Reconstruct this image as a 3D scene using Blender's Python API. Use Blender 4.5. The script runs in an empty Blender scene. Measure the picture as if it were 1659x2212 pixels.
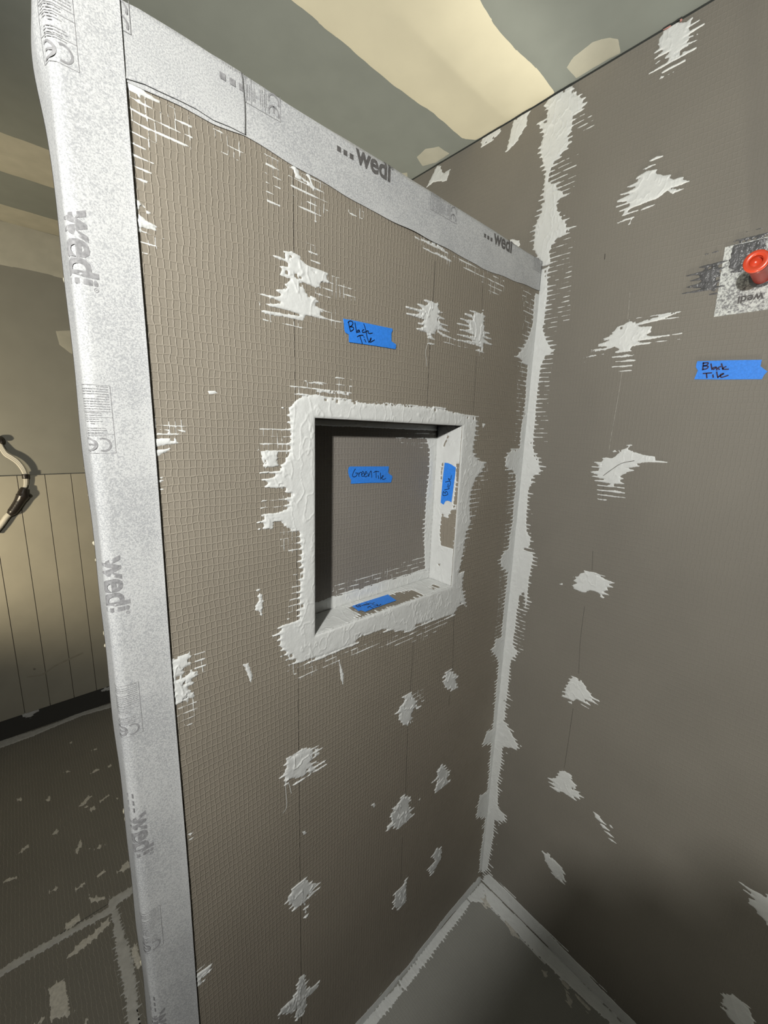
import bpy, bmesh, math, random
import numpy as np

# ------------------------------------------------------------------ scene, camera, light
scn = bpy.context.scene
col = scn.collection
V3 = lambda *a: np.array(a, float)

F_PX = 872.62                      # focal length in pixels of the 1659x2212 photograph
CX, CY = 829.5, 1106.0
CAM = V3(-1.09242, -0.60959, 1.601505)
CAM_W = V3(0.20108105, -0.73176331, -0.04107274)


def rodrigues(w):
    t = np.linalg.norm(w); k = w / t
    K = np.array([[0, -k[2], k[1]], [k[2], 0, -k[0]], [-k[1], k[0], 0]])
    return np.eye(3) + math.sin(t) * K + (1 - math.cos(t)) * K @ K


CAM_R = rodrigues(CAM_W) @ np.array([[1, 0, 0], [0, 0, -1], [0, 1, 0.0]])   # rows: right, down, forward

cam_d = bpy.data.cameras.new('camera')
cam_d.sensor_fit = 'HORIZONTAL'; cam_d.sensor_width = 36.0
cam_d.lens = F_PX * 36.0 / 1659.0
cam_d.clip_start = 0.02
cam = bpy.data.objects.new('camera', cam_d); col.objects.link(cam)
from mathutils import Matrix, Vector
m4 = Matrix.Identity(4)
for r_ in range(3):
    m4[r_][0] = CAM_R[0][r_]; m4[r_][1] = -CAM_R[1][r_]; m4[r_][2] = -CAM_R[2][r_]; m4[r_][3] = CAM[r_]
cam.matrix_world = m4
scn.camera = cam

world = bpy.data.worlds.new('world'); scn.world = world; world.use_nodes = True
world.node_tree.nodes['Background'].inputs[0].default_value = (0.01, 0.01, 0.01, 1)
world.node_tree.nodes['Background'].inputs[1].default_value = 0.3

vs = scn.view_settings
vs.view_transform = 'Standard'; vs.look = 'None'; vs.gamma = 1.0; vs.use_curve_mapping = False
vs.exposure = 0.0
scn.cycles.diffuse_bounces = 1

# the white hand-held work lamp, up and to the left of the camera
def add_lamp(name, kind, loc, energy, colour, radius, aim=None, angle=None, blend=0.5):
    d = bpy.data.lights.new(name, kind); d.energy = energy; d.color = colour; d.shadow_soft_size = radius
    o = bpy.data.objects.new(name, d); col.objects.link(o); o.location = loc
    if aim is not None:
        o.rotation_euler = (Vector(aim) - Vector(loc)).to_track_quat('-Z', 'Y').to_euler()
        d.spot_size = math.radians(angle); d.spot_blend = blend
    return o


add_lamp('work_lamp', 'SPOT', (-1.66, -0.80, 1.961), 86, (1.0, 0.985, 0.95), 0.028, (-0.40, 0.0, 1.75), 170, 1.0)
# two added fill spots lifting the ceiling: behind the partition and in the shower
add_lamp('fill_spot', 'SPOT', (-0.14, 0.90, 0.10), 185, (1.0, 0.95, 0.81), 0.30, (-0.26, 0.10, 2.44), 52, 0.95)
add_lamp('fill_spot', 'SPOT', (-0.24, -0.80, 0.05), 170, (1.0, 0.96, 0.84), 0.08, (-0.20, -0.25, 2.44), 20, 0.9)
# a third, weak added torch to brighten the shaded lower right wall
add_lamp('fill_spot', 'SPOT', (-1.60, -1.72, 1.10), 28, (1.0, 0.97, 0.86), 0.15, (0.0, -0.66, 0.66), 42, 1.0)
# added warm fill for the far wall and ceiling, its source unseen
add_lamp('room_fill', 'SPOT', (-1.95, 1.25, 1.10), 62, (1.0, 0.86, 0.62), 0.04, (-1.22, 1.98, 1.60), 128, 0.6)

# ------------------------------------------------------------------ main sizes (metres)
H = 2.44          # ceiling
YB = 1.98         # far wall
XL = -1.0231      # free end of the partition
XT = -0.9562      # inner edge of the end tape
HP = 2.0578       # top of the partition
TH = 0.09         # thickness of the partition
NX0, NX1, NZ0, NZ1, ND = -0.7064, -0.2946, 1.2133, 1.6203, 0.078   # niche
SEAM = -0.743
PU, PV = 0.0080, 0.0115                                             # pitch of the fibre mesh

PL = {  # name: origin, u, v, normal
    'P': (V3(0, 0, 0), V3(1, 0, 0), V3(0, 0, 1), V3(0, -1, 0)),
    'R': (V3(0, 0, 0), V3(0, -1, 0), V3(0, 0, 1), V3(-1, 0, 0)),
    'F': (V3(0, 0, 0), V3(1, 0, 0), V3(0, 1, 0), V3(0, 0, 1)),
    'C': (V3(0, 0, H), V3(1, 0, 0), V3(0, 1, 0), V3(0, 0, -1)),
    'B': (V3(0, YB, 0), V3(1, 0, 0), V3(0, 0, 1), V3(0, -1, 0)),
    'NB': (V3(0, ND, 0), V3(1, 0, 0), V3(0, 0, 1), V3(0, -1, 0)),
    'NS': (V3(0, 0, NZ0), V3(1, 0, 0), V3(0, 1, 0), V3(0, 0, 1)),
    'NR': (V3(NX1, 0, 0), V3(0, -1, 0), V3(0, 0, 1), V3(-1, 0, 0)),
}


def on_plane(pl, pts):
    """where the photograph's pixels lie on a real surface, in that surface's own metres"""
    o, u, v, n = PL[pl]
    pts = np.asarray(pts, float)
    d = np.stack([(pts[:, 0] - CX) / F_PX, (pts[:, 1] - CY) / F_PX, np.ones(len(pts))], 1) @ CAM_R
    t = ((o - CAM) @ n) / (d @ n)
    q = CAM + d * t[:, None] - o
    return np.stack([q @ u, q @ v], 1)


def to_world(pl, uv, h=0.0):
    o, u, v, n = PL[pl]
    uv = np.asarray(uv, float)
    h = np.broadcast_to(np.asarray(h, float), (len(uv),))
    return o + uv[:, :1] * u + uv[:, 1:2] * v + h[:, None] * n


def K(x0, y0, s, pts):
    return [(x0 + x / s, y0 + y / s) for x, y in pts]


# ------------------------------------------------------------------ materials
def nodes_of(name):
    m = bpy.data.materials.new(name); m.use_nodes = True
    nt = m.node_tree
    return m, nt, nt.nodes, nt.links, nt.nodes['Principled BSDF']


def plain(name, colour, rough=0.6, noise=0.0, scale=40.0, bump=0.0, bscale=200.0, spec=0.4, coat=0.0):
    m, nt, N, L, b = nodes_of(name)
    b.inputs['Base Color'].default_value = (*colour, 1)
    b.inputs['Roughness'].default_value = rough
    b.inputs['Specular IOR Level'].default_value = spec
    b.inputs['Coat Weight'].default_value = coat
    tc = N.new('ShaderNodeTexCoord')
    if noise > 0:
        nz = N.new('ShaderNodeTexNoise'); nz.inputs['Scale'].default_value = scale; nz.inputs['Detail'].default_value = 5
        L.new(tc.outputs['Object'], nz.inputs['Vector'])
        r = N.new('ShaderNodeMapRange'); r.inputs['From Min'].default_value = 0.3; r.inputs['From Max'].default_value = 0.7
        r.inputs['To Min'].default_value = 1 - noise; r.inputs['To Max'].default_value = 1 + noise
        L.new(nz.outputs['Fac'], r.inputs['Value'])
        mx = N.new('ShaderNodeVectorMath'); mx.operation = 'SCALE'; mx.inputs[0].default_value = colour
        L.new(r.outputs[0], mx.inputs['Scale']); L.new(mx.outputs[0], b.inputs['Base Color'])
    if bump > 0:
        nb = N.new('ShaderNodeTexNoise'); nb.inputs['Scale'].default_value = bscale; nb.inputs['Detail'].default_value = 4
        L.new(tc.outputs['Object'], nb.inputs['Vector'])
        bp = N.new('ShaderNodeBump'); bp.inputs['Strength'].default_value = 1.0; bp.inputs['Distance'].default_value = bump
        L.new(nb.outputs['Fac'], bp.inputs['Height']); L.new(bp.outputs[0], b.inputs['Normal'])
    return m


def board(name, ax_u, ax_v, colour, rel=0.0007, pu=PU, pv=PV, rough=0.62, wu=1.0, wv=1.0, tint=0.14):
    """cement coating over a fibre mesh: flat cells between slightly raised, wandering threads"""
    m, nt, N, L, b = nodes_of(name)
    b.inputs['Roughness'].default_value = rough; b.inputs['Specular IOR Level'].default_value = 0.3
    tc = N.new('ShaderNodeTexCoord'); sp = N.new('ShaderNodeSeparateXYZ'); L.new(tc.outputs['Object'], sp.inputs[0])

    def mth(op, a, c=None, d=None):
        n = N.new('ShaderNodeMath'); n.operation = op
        for i, x in enumerate((a, c, d)):
            if x is None: continue
            if isinstance(x, (int, float)): n.inputs[i].default_value = x
            else: L.new(x, n.inputs[i])
        return n.outputs[0]
    wob = N.new('ShaderNodeTexNoise'); wob.inputs['Scale'].default_value = 55; wob.inputs['Detail'].default_value = 3
    L.new(tc.outputs['Object'], wob.inputs['Vector'])
    wsp = N.new('ShaderNodeSeparateColor'); L.new(wob.outputs['Color'], wsp.inputs[0])
    u = mth('ADD', mth('DIVIDE', sp.outputs[ax_u], pu), mth('MULTIPLY', mth('SUBTRACT', wsp.outputs[0], 0.5), 0.75))
    v = mth('ADD', mth('DIVIDE', sp.outputs[ax_v], pv), mth('MULTIPLY', mth('SUBTRACT', wsp.outputs[1], 0.5), 0.55))
    row = mth('FLOOR', v)
    wn = N.new('ShaderNodeTexWhiteNoise'); wn.noise_dimensions = '1D'; L.new(row, wn.inputs['W'])
    u = mth('ADD', u, mth('MULTIPLY', wn.outputs['Value'], 0.22))
    du = mth('ABSOLUTE', mth('SUBTRACT', mth('FRACT', u), 0.5))      # 0 in cell middle .. .5 at thread
    dv = mth('ABSOLUTE', mth('SUBTRACT', mth('FRACT', v), 0.5))

    def ss(x, a, c):
        r = N.new('ShaderNodeMapRange'); r.interpolation_type = 'SMOOTHSTEP'
        r.inputs['From Min'].default_value = a; r.inputs['From Max'].default_value = c
        L.new(x, r.inputs['Value']); return r.outputs[0]
    lu = mth('MULTIPLY', ss(du, 0.34, 0.49), wu); lv = mth('MULTIPLY', ss(dv, 0.38, 0.49), wv)
    line = mth('MAXIMUM', lu, lv)
    fine = N.new('ShaderNodeTexNoise'); fine.inputs['Scale'].default_value = 420; fine.inputs['Detail'].default_value = 4
    L.new(tc.outputs['Object'], fine.inputs['Vector'])
    hgt = mth('ADD', line, mth('MULTIPLY', fine.outputs['Fac'], 0.55))
    bp = N.new('ShaderNodeBump'); bp.inputs['Strength'].default_value = 1.0; bp.inputs['Distance'].default_value = rel
    L.new(hgt, bp.inputs['Height']); L.new(bp.outputs[0], b.inputs['Normal'])
    big = N.new('ShaderNodeTexNoise'); big.inputs['Scale'].default_value = 5; big.inputs['Detail'].default_value = 6
    L.new(tc.outputs['Object'], big.inputs['Vector'])
    k = mth('ADD', mth('ADD', 0.86, mth('MULTIPLY', big.outputs['Fac'], 0.24)),
            mth('ADD', mth('MULTIPLY', line, tint), mth('MULTIPLY', mth('SUBTRACT', fine.outputs['Fac'], 0.5), 0.18)))
    mx = N.new('ShaderNodeVectorMath'); mx.operation = 'SCALE'; mx.inputs[0].default_value = colour
    L.new(k, mx.inputs['Scale']); L.new(mx.outputs[0], b.inputs['Base Color'])
    return m


def fleece(name, light, dark, scale=560, lo=0.40, hi=0.62):
    m, nt, N, L, b = nodes_of(name)
    b.inputs['Roughness'].default_value = 0.85; b.inputs['Specular IOR Level'].default_value = 0.2
    tc = N.new('ShaderNodeTexCoord')
    a = N.new('ShaderNodeTexNoise'); a.inputs['Scale'].default_value = scale; a.inputs['Detail'].default_value = 4
    a.inputs['Roughness'].default_value = 0.75
    L.new(tc.outputs['Object'], a.inputs['Vector'])
    c = N.new('ShaderNodeTexNoise'); c.inputs['Scale'].default_value = 9; c.inputs['Detail'].default_value = 3
    L.new(tc.outputs['Object'], c.inputs['Vector'])
    ad = N.new('ShaderNodeMath'); ad.operation = 'MULTIPLY_ADD'; ad.inputs[1].default_value = 0.28
    L.new(c.outputs['Fac'], ad.inputs[0]); L.new(a.outputs['Fac'], ad.inputs[2])
    rp = N.new('ShaderNodeValToRGB')
    rp.color_ramp.elements[0].position = lo + 0.13; rp.color_ramp.elements[0].color = (*dark, 1)
    rp.color_ramp.elements[1].position = hi + 0.10; rp.color_ramp.elements[1].color = (*light, 1)
    L.new(ad.outputs[0], rp.inputs[0]); L.new(rp.outputs[0], b.inputs['Base Color'])
    bp = N.new('ShaderNodeBump'); bp.inputs['Strength'].default_value = 0.5; bp.inputs['Distance'].default_value = 0.0005
    L.new(a.outputs['Fac'], bp.inputs['Height']); L.new(bp.outputs[0], b.inputs['Normal'])
    return m


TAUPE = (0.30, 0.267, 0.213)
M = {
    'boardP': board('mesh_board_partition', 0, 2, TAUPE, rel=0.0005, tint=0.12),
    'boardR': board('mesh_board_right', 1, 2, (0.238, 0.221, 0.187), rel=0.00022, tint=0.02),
    'boardF': board('mesh_board_floor', 0, 1, (0.215, 0.205, 0.175), rel=0.0007, pu=0.0105, pv=0.0105, wv=0.2, tint=0.45),
    'boardS': board('mesh_board_shower_floor', 0, 1, (0.34, 0.337, 0.305), rel=0.0003, tint=0.04),
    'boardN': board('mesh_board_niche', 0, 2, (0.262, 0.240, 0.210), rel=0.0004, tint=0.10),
    'boardNS': board('mesh_board_niche_sill', 0, 1, TAUPE, rel=0.0005, tint=0.08),
    'core': plain('foam_core', (0.050, 0.048, 0.042), 0.8),
    'dark': plain('dark_gap', (0.012, 0.011, 0.010), 0.9),
    'seal': plain('white_sealant', (0.77, 0.785, 0.76), 0.42, noise=0.03, scale=60, bump=0.0004, bscale=260, spec=0.4),
    'sealgrey': plain('dusty_sealant', (0.52, 0.52, 0.49), 0.6, noise=0.12, scale=50, bump=0.0004, bscale=200),
    'sealdark': plain('glossy_grey_sealant', (0.115, 0.115, 0.118), 0.25, noise=0.3, scale=70, bump=0.0018, bscale=170, spec=0.6),
    'smudge': plain('dried_sealant_smudge', (0.62, 0.60, 0.53), 0.7, noise=0.15, scale=120),
    'fleece': fleece('white_fleece_tape', (0.65, 0.66, 0.65), (0.40, 0.41, 0.42)),
    'fleece2': fleece('smeared_fleece_patch', (0.74, 0.76, 0.72), (0.24, 0.24, 0.24), scale=210, lo=0.40, hi=0.60),
    'print': plain('grey_print', (0.31, 0.31, 0.315), 0.8, noise=0.25, scale=260),
    'printdark': plain('dark_grey_print', (0.13, 0.125, 0.12), 0.8, noise=0.25, scale=260),
    'blue': plain('blue_painters_tape', (0.040, 0.27, 0.93), 0.55, noise=0.10, scale=260, bump=0.0003, bscale=420),
    'ink': plain('black_marker_ink', (0.006, 0.007, 0.018), 0.4),
    'inkp': plain('purple_black_marker_ink', (0.035, 0.018, 0.055), 0.35),
    'green': plain('grey_green_drywall', (0.235, 0.252, 0.228), 0.75, noise=0.04, scale=14),
    'greenB': plain('dim_grey_drywall', (0.26, 0.255, 0.215), 0.8, noise=0.04, scale=10),
    'mud': plain('cream_joint_compound', (0.68, 0.635, 0.48), 0.75, noise=0.05, scale=7, bump=0.0002, bscale=60),
    'mudw': plain('pale_joint_compound', (0.45, 0.435, 0.355), 0.75, noise=0.06, scale=20),
    'plank': plain('beige_primed_plank', (0.34, 0.32, 0.255), 0.6, noise=0.05, scale=9),
    'groove': plain('plank_groove', (0.28, 0.255, 0.195), 0.8),
    'red': plain('orange_red_plastic', (0.72, 0.075, 0.028), 0.28, spec=0.5),
    'redd': plain('brown_red_plastic', (0.30, 0.030, 0.018), 0.3, spec=0.5),
    'rubber': plain('black_rubber', (0.02, 0.015, 0.012), 0.5),
    'wire': plain('white_cable_sheath', (0.52, 0.50, 0.43), 0.5),
    'tapeb': plain('black_electrical_tape', (0.022, 0.018, 0.015), 0.32, bump=0.0008, bscale=120, spec=0.5),
    'pink': plain('pink_plastic_film', (0.62, 0.30, 0.26), 0.5),
    'pencil': plain('dark_pencil_line', (0.055, 0.05, 0.042), 0.8, noise=0.5, scale=90),
    'pencill': plain('pale_scribed_line', (0.42, 0.40, 0.35), 0.8, noise=0.5, scale=90),
    'stain': plain('grey_scuff', (0.15, 0.14, 0.115), 0.8, noise=0.5, scale=60),
    'scuff': plain('faint_scuff', (0.295, 0.275, 0.215), 0.7, noise=0.1, scale=40),
    'blocker': plain('brown_blocker', (0.30, 0.20, 0.11), 0.85, noise=0.08, scale=12),  # for the unseen block added to shade the right wall
    'blocker_strip': plain('shiny_blocker_strip', (0.40, 0.29, 0.15), 0.3),
}


# ------------------------------------------------------------------ object helpers
def obj(name, me, mat, parent=None, label=None, cat=None, kind=None, group=None):
    o = bpy.data.objects.new(name, me); col.objects.link(o)
    if mat is not None:
        me.materials.clear(); me.materials.append(M[mat])
    if parent is not None: o.parent = parent
    if label: o['label'] = label
    if cat: o['category'] = cat
    if kind: o['kind'] = kind
    if group: o['group'] = group
    return o


def empty(name, loc, label, cat, kind=None, group=None):
    o = bpy.data.objects.new(name, None); col.objects.link(o); o.location = loc; o.empty_display_size = 0.05
    o['label'] = label; o['category'] = cat
    if kind: o['kind'] = kind
    if group: o['group'] = group
    return o


def hang(o, parent):
    """parent an object whose mesh is in world metres to a thing whose empty is not at the origin"""
    o.parent = parent
    o.matrix_parent_inverse = Matrix.Translation(-Vector(parent.location))
    return o


def mesh(verts, faces, smooth=False, name='m'):
    me = bpy.data.meshes.new(name)
    me.from_pydata([tuple(map(float, p)) for p in verts], [], [tuple(map(int, f)) for f in faces])
    me.update()
    if smooth:
        me.polygons.foreach_set('use_smooth', [True] * len(me.polygons))
    return me


def boxes(*bs, bevel=0.0):
    bm = bmesh.new()
    for (x0, x1, y0, y1, z0, z1) in bs:
        r = bmesh.ops.create_cube(bm, size=1.0)
        bmesh.ops.scale(bm, vec=(x1 - x0, y1 - y0, z1 - z0), verts=r['verts'])
        bmesh.ops.translate(bm, vec=((x0 + x1) / 2, (y0 + y1) / 2, (z0 + z1) / 2), verts=r['verts'])
    if bevel > 0:
        bmesh.ops.bevel(bm, geom=list(bm.edges), offset=bevel, segments=2, affect='EDGES', profile=0.6)
    me = bpy.data.meshes.new('m'); bm.to_mesh(me); bm.free()
    return me


def lathe(prof, axis_o, axis_d, n=40):
    """profile of (distance along the axis, radius)"""
    a = Vector(axis_d).normalized(); e1 = a.orthogonal().normalized(); e2 = a.cross(e1)
    vs_, fs = [], []
    for (h, r) in prof:
        for i in range(n):
            t = 2 * math.pi * i / n
            vs_.append(Vector(axis_o) + a * h + (e1 * math.cos(t) + e2 * math.sin(t)) * r)
    for k in range(len(prof) - 1):
        for i in range(n):
            j = (i + 1) % n
            fs.append((k * n + i, k * n + j, (k + 1) * n + j, (k + 1) * n + i))
    return mesh(vs_, fs, True)


def tube(pts, rads, n=12):
    pts = [Vector(p) for p in pts]
    # Catmull-Rom refinement
    P, Rr = [], []
    for i in range(len(pts) - 1):
        p0 = pts[max(i - 1, 0)]; p1 = pts[i]; p2 = pts[i + 1]; p3 = pts[min(i + 2, len(pts) - 1)]
        for k in range(6):
            t = k / 6
            P.append(0.5 * ((2 * p1) + (p2 - p0) * t + (2 * p0 - 5 * p1 + 4 * p2 - p3) * t * t + (3 * p1 - p0 - 3 * p2 + p3) * t ** 3))
            Rr.append(rads[i] * (1 - t) + rads[i + 1] * t)
    P.append(pts[-1]); Rr.append(rads[-1])
    vs_, fs = [], []
    ref = Vector((0.31, 0.77, 0.55))
    for i, p in enumerate(P):
        d = (P[min(i + 1, len(P) - 1)] - P[max(i - 1, 0)]).normalized()
        e1 = d.cross(ref).normalized(); e2 = d.cross(e1)
        for k in range(n):
            a = 2 * math.pi * k / n
            vs_.append(p + (e1 * math.cos(a) + e2 * math.sin(a)) * Rr[i])
    for i in range(len(P) - 1):
        for k in range(n):
            j = (k + 1) % n
            fs.append((i * n + k, i * n + j, (i + 1) * n + j, (i + 1) * n + k))
    fs.append(tuple(range(n))[::-1]); fs.append(tuple((len(P) - 1) * n + k for k in range(n)))
    return mesh(vs_, fs, True)


# ------------------------------------------------------------------ value noise and smeared-sealant builder
_rng = np.random.RandomState(7)
_LAT = _rng.rand(256, 256)


def vnoise(x, y, seed=0):
    x = x + seed * 17.31; y = y + seed * 9.77
    xi = np.floor(x).astype(int); yi = np.floor(y).astype(int)
    fx = x - xi; fy = y - yi
    fx = fx * fx * (3 - 2 * fx); fy = fy * fy * (3 - 2 * fy)
    g = lambda a, c: _LAT[a & 255, c & 255]
    return (g(xi, yi) * (1 - fx) + g(xi + 1, yi) * fx) * (1 - fy) + (g(xi, yi + 1) * (1 - fx) + g(xi + 1, yi + 1) * fx) * fy


def fbm(x, y, seed=0, o=3):
    s = 0; a = 0.5; t = 0
    for k in range(o):
        s = s + a * vnoise(x * 2 ** k, y * 2 ** k, seed + k); t += a; a *= 0.5
    return s / t


def hash2(a, b, seed=0):
    return _LAT[(a.astype(int) * 37 + seed * 11) & 255, (b.astype(int) * 71 + seed * 29) & 255]


def sdf(poly, X, Y):
    """signed distance to a polygon, positive inside"""
    p = np.asarray(poly, float); q = np.roll(p, -1, 0)
    d = np.full(X.shape, 1e9); ins = np.zeros(X.shape, bool)
    for (ax, ay), (bx, by) in zip(p, q):
        ex, ey = bx - ax, by - ay
        t = np.clip(((X - ax) * ex + (Y - ay) * ey) / (ex * ex + ey * ey + 1e-15), 0, 1)
        d = np.minimum(d, (X - ax - t * ex) ** 2 + (Y - ay - t * ey) ** 2)
        c = (ay > Y) != (by > Y)
        with np.errstate(divide='ignore', invalid='ignore'):
            xx = (bx - ax) * (Y - ay) / (by - ay) + ax
        ins ^= c & (X < xx)
    return np.sqrt(d) * np.where(ins, 1, -1)


_seed = [1]


def film(pl, field, height, bbox, res, smooth=True):
    """turn a scalar field (>0 inside) into a thin lumpy sheet lying on a surface, edges running down to it"""
    u0, u1, v0, v1 = bbox
    nu = max(4, int((u1 - u0) / res) + 1); nv = max(4, int((v1 - v0) / res) + 1)
    U, Vv = np.meshgrid(u0 + np.arange(nu) * res, v0 + np.arange(nv) * res, indexing='ij')
    Fd = field(U, Vv)
    ins = Fd > 0
    cell = ins[:-1, :-1] | ins[1:, :-1] | ins[:-1, 1:] | ins[1:, 1:]
    if not cell.any():
        return None
    gx, gy = np.gradient(Fd, res)
    g2 = gx * gx + gy * gy + 1e-12
    st = np.where(ins, 0, -Fd / g2)
    mx = np.clip(st * gx, -res * 0.95, res * 0.95); my = np.clip(st * gy, -res * 0.95, res * 0.95)
    Uo = U + np.where(ins, 0, mx); Vo = Vv + np.where(ins, 0, my)
    hh = np.where(ins, height(U, Vv, np.maximum(Fd, 0)), 0.0) + 0.00012
    used = np.zeros(U.shape, bool)
    used[:-1, :-1] |= cell; used[1:, :-1] |= cell; used[:-1, 1:] |= cell; used[1:, 1:] |= cell
    idx = np.full(U.shape, -1); idx[used] = np.arange(used.sum())
    co = to_world(pl, np.stack([Uo[used], Vo[used]], 1), hh[used])
    a = idx[:-1, :-1][cell]; b = idx[1:, :-1][cell]; c = idx[1:, 1:][cell]; d = idx[:-1, 1:][cell]
    o, uu, vv, n = PL[pl]
    quads = np.stack([a, b, c, d], 1) if np.dot(np.cross(uu, vv), n) > 0 else np.stack([a, d, c, b], 1)
    me = bpy.data.meshes.new('film')
    me.vertices.add(len(co)); me.vertices.foreach_set('co', co.astype(np.float32).ravel())
    nq = len(quads)
    me.loops.add(nq * 4); me.loops.foreach_set('vertex_index', quads.astype(np.int32).ravel())
    me.polygons.add(nq); me.polygons.foreach_set('loop_start', np.arange(nq, dtype=np.int32) * 4)
    me.polygons.foreach_set('loop_total', np.full(nq, 4, np.int32))
    me.polygons.foreach_set('use_smooth', np.ones(nq, bool))
    me.update(calc_edges=True)
    return me


def smear(parent, pl, polys, label, streak=0.008, jag=0.0012, thick=0.0016, res=0.0013, mat='seal', hole=0.35,
          cut=None, bare=None, along='u', grid=None, name='sealant_smear', clip=None, lump=0.0007, rowp=None, bareS=0.006, gcol=None):
    """sealant knifed over the mesh: solid body, toothed edges where it stayed in the mesh rows, open cells near the edge"""
    _seed[0] += 1; sd = _seed[0]
    pol = [on_plane(pl, p) for p in polys]
    gr = [on_plane(pl, p) for p in (grid or [])]
    br = [on_plane(pl, p) for p in (bare or [])]
    al = np.concatenate(pol + gr)
    pad = streak * 1.5 + 0.006
    bb = [al[:, 0].min() - pad, al[:, 0].max() + pad, al[:, 1].min() - pad, al[:, 1].max() + pad]
    if clip:
        bb = [max(bb[0], clip[0]), min(bb[1], clip[1]), max(bb[2], clip[2]), min(bb[3], clip[3])]
    pr = rowp or PV
    if gcol is None: gcol = 0.0 if pl == 'R' else 0.75

    def field(U, Vv):
        D = np.full(U.shape, -1e3)
        for p in pol: D = np.maximum(D, sdf(p, U, Vv))
        R_, S_ = (Vv, U) if along == 'u' else (U, Vv)
        r = R_ / pr + 0.12 * (vnoise(S_ * 60, R_ * 8, sd) - 0.5)
        k = np.floor(r); fr = np.abs(r - k - 0.5) * pr            # distance from the middle of the row
        kk = np.round(r); ft = np.abs(r - kk) * pr                # distance from the thread
        wid = 0.0011 + 0.0010 * vnoise(S_ * 130, kk * 3.1, sd)
        pk = np.clip(1 - (ft / (wid + 0.0012)) ** 2, 0, 1)
        amp = hash2(kk, np.floor(S_ / 0.045), sd) ** 1.4 * (0.35 + 0.9 * vnoise(S_ * 90, kk * 5.3, sd + 3))
        f = D + jag * 2.2 * (fbm(U * 300, Vv * 300, sd) - 0.5) + streak * 1.9 * amp * pk - streak * 0.16 * (1 - pk)
        if hole > 0:                                              # open mesh cells close to the edge
            cu = U / PU + 0.2 * hash2(k, k * 0, sd); ck = np.floor(cu)
            cd = np.maximum(np.abs(cu - ck - 0.5) * PU / (PU * 0.40), fr / (pr * 0.34)) + 0.35 * (fbm(U * 400, Vv * 400, sd + 5) - 0.5)
            op = (hash2(ck, k, sd + 9) < hole * np.clip(1.1 - D / 0.010, 0, 1)) & (D > -0.002)
            f = np.where(op, np.minimum(f, (cd - 0.72) * 0.004), f)
        for p in gr:                                              # thin white threads left in the open mesh
            G = sdf(p, U, Vv)
            cu = U / PU + 0.22 * hash2(np.floor(r), np.floor(r) * 0, sd) + 0.15 * (vnoise(U * 30, Vv * 60, sd) - 0.5)
            fu = np.abs(cu - np.round(cu)) * PU
            la = 0.0011 * np.clip(fbm(S_ * 70, kk * 7.7, sd + 2, 2) * 2.6 - 0.75, 0, 1.25) - ft
            lb = 0.0008 * gcol * np.clip(fbm(np.round(cu) * 3.3, Vv * 60, sd + 4, 2) * 2.6 - 1.12, 0, 1.2) - fu - (0.001 if gcol == 0 else 0)
            g = np.maximum(la, lb) + 0.0004 * (fbm(U * 500, Vv * 500, sd) - 0.5)
            f = np.maximum(f, np.minimum(g, G * 0.6 + 0.004 * (fbm(U * 80, Vv * 80, sd + 6) - 0.45)))
        for p in br:                                              # places scraped bare again
            Bd = sdf(p, U, Vv)
            Bd = Bd + jag * 2 * (fbm(U * 260, Vv * 260, sd + 8) - 0.5) - bareS * amp * pk * 1.6
            f = np.minimum(f, -Bd)
        if cut is not None:
            for c in cut:
                f = np.minimum(f, -sdf(np.array([(c[0], c[2]), (c[1], c[2]), (c[1], c[3]), (c[0], c[3])]), U, Vv))
        return f

    def height(U, Vv, f):
        e = 1 - np.exp(-f / 0.0022)
        ridge = np.abs(fbm(U * 55 + 0.6 * vnoise(U * 20, Vv * 20, sd), Vv * 26, sd + 1) - 0.5)
        fold = np.clip(0.06 - ridge, 0, 0.06) / 0.06
        return e * (thick * (0.55 + 0.6 * fbm(U * 30, Vv * 30, sd + 2)) + lump * fold ** 2 + 0.0005 * (fbm(U * 140, Vv * 90, sd + 7) - 0.5))
    me = film(pl, field, height, bb, res)
    if me is None: return None
    return obj(name, me, mat, parent, label)


def slab(pl, poly, h0, h1, lift=None):
    """a flat cut-out piece with its own thickness, lying on a surface"""
    uv = np.asarray(poly, float)
    bm = bmesh.new()
    bot = [bm.verts.new(p) for p in to_world(pl, uv, h0)]
    top = [bm.verts.new(p) for p in to_world(pl, uv, h1)]
    n = len(uv)
    ft = bm.faces.new(top); bm.faces.new(bot[::-1])
    for i in range(n):
        j = (i + 1) % n
        bm.faces.new((bot[i], bot[j], top[j], top[i]))
    bmesh.ops.recalc_face_normals(bm, faces=list(bm.faces))
    bmesh.ops.triangulate(bm, faces=[f for f in bm.faces if len(f.verts) > 4])
    me = bpy.data.meshes.new('slab'); bm.to_mesh(me); bm.free()
    return me


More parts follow.
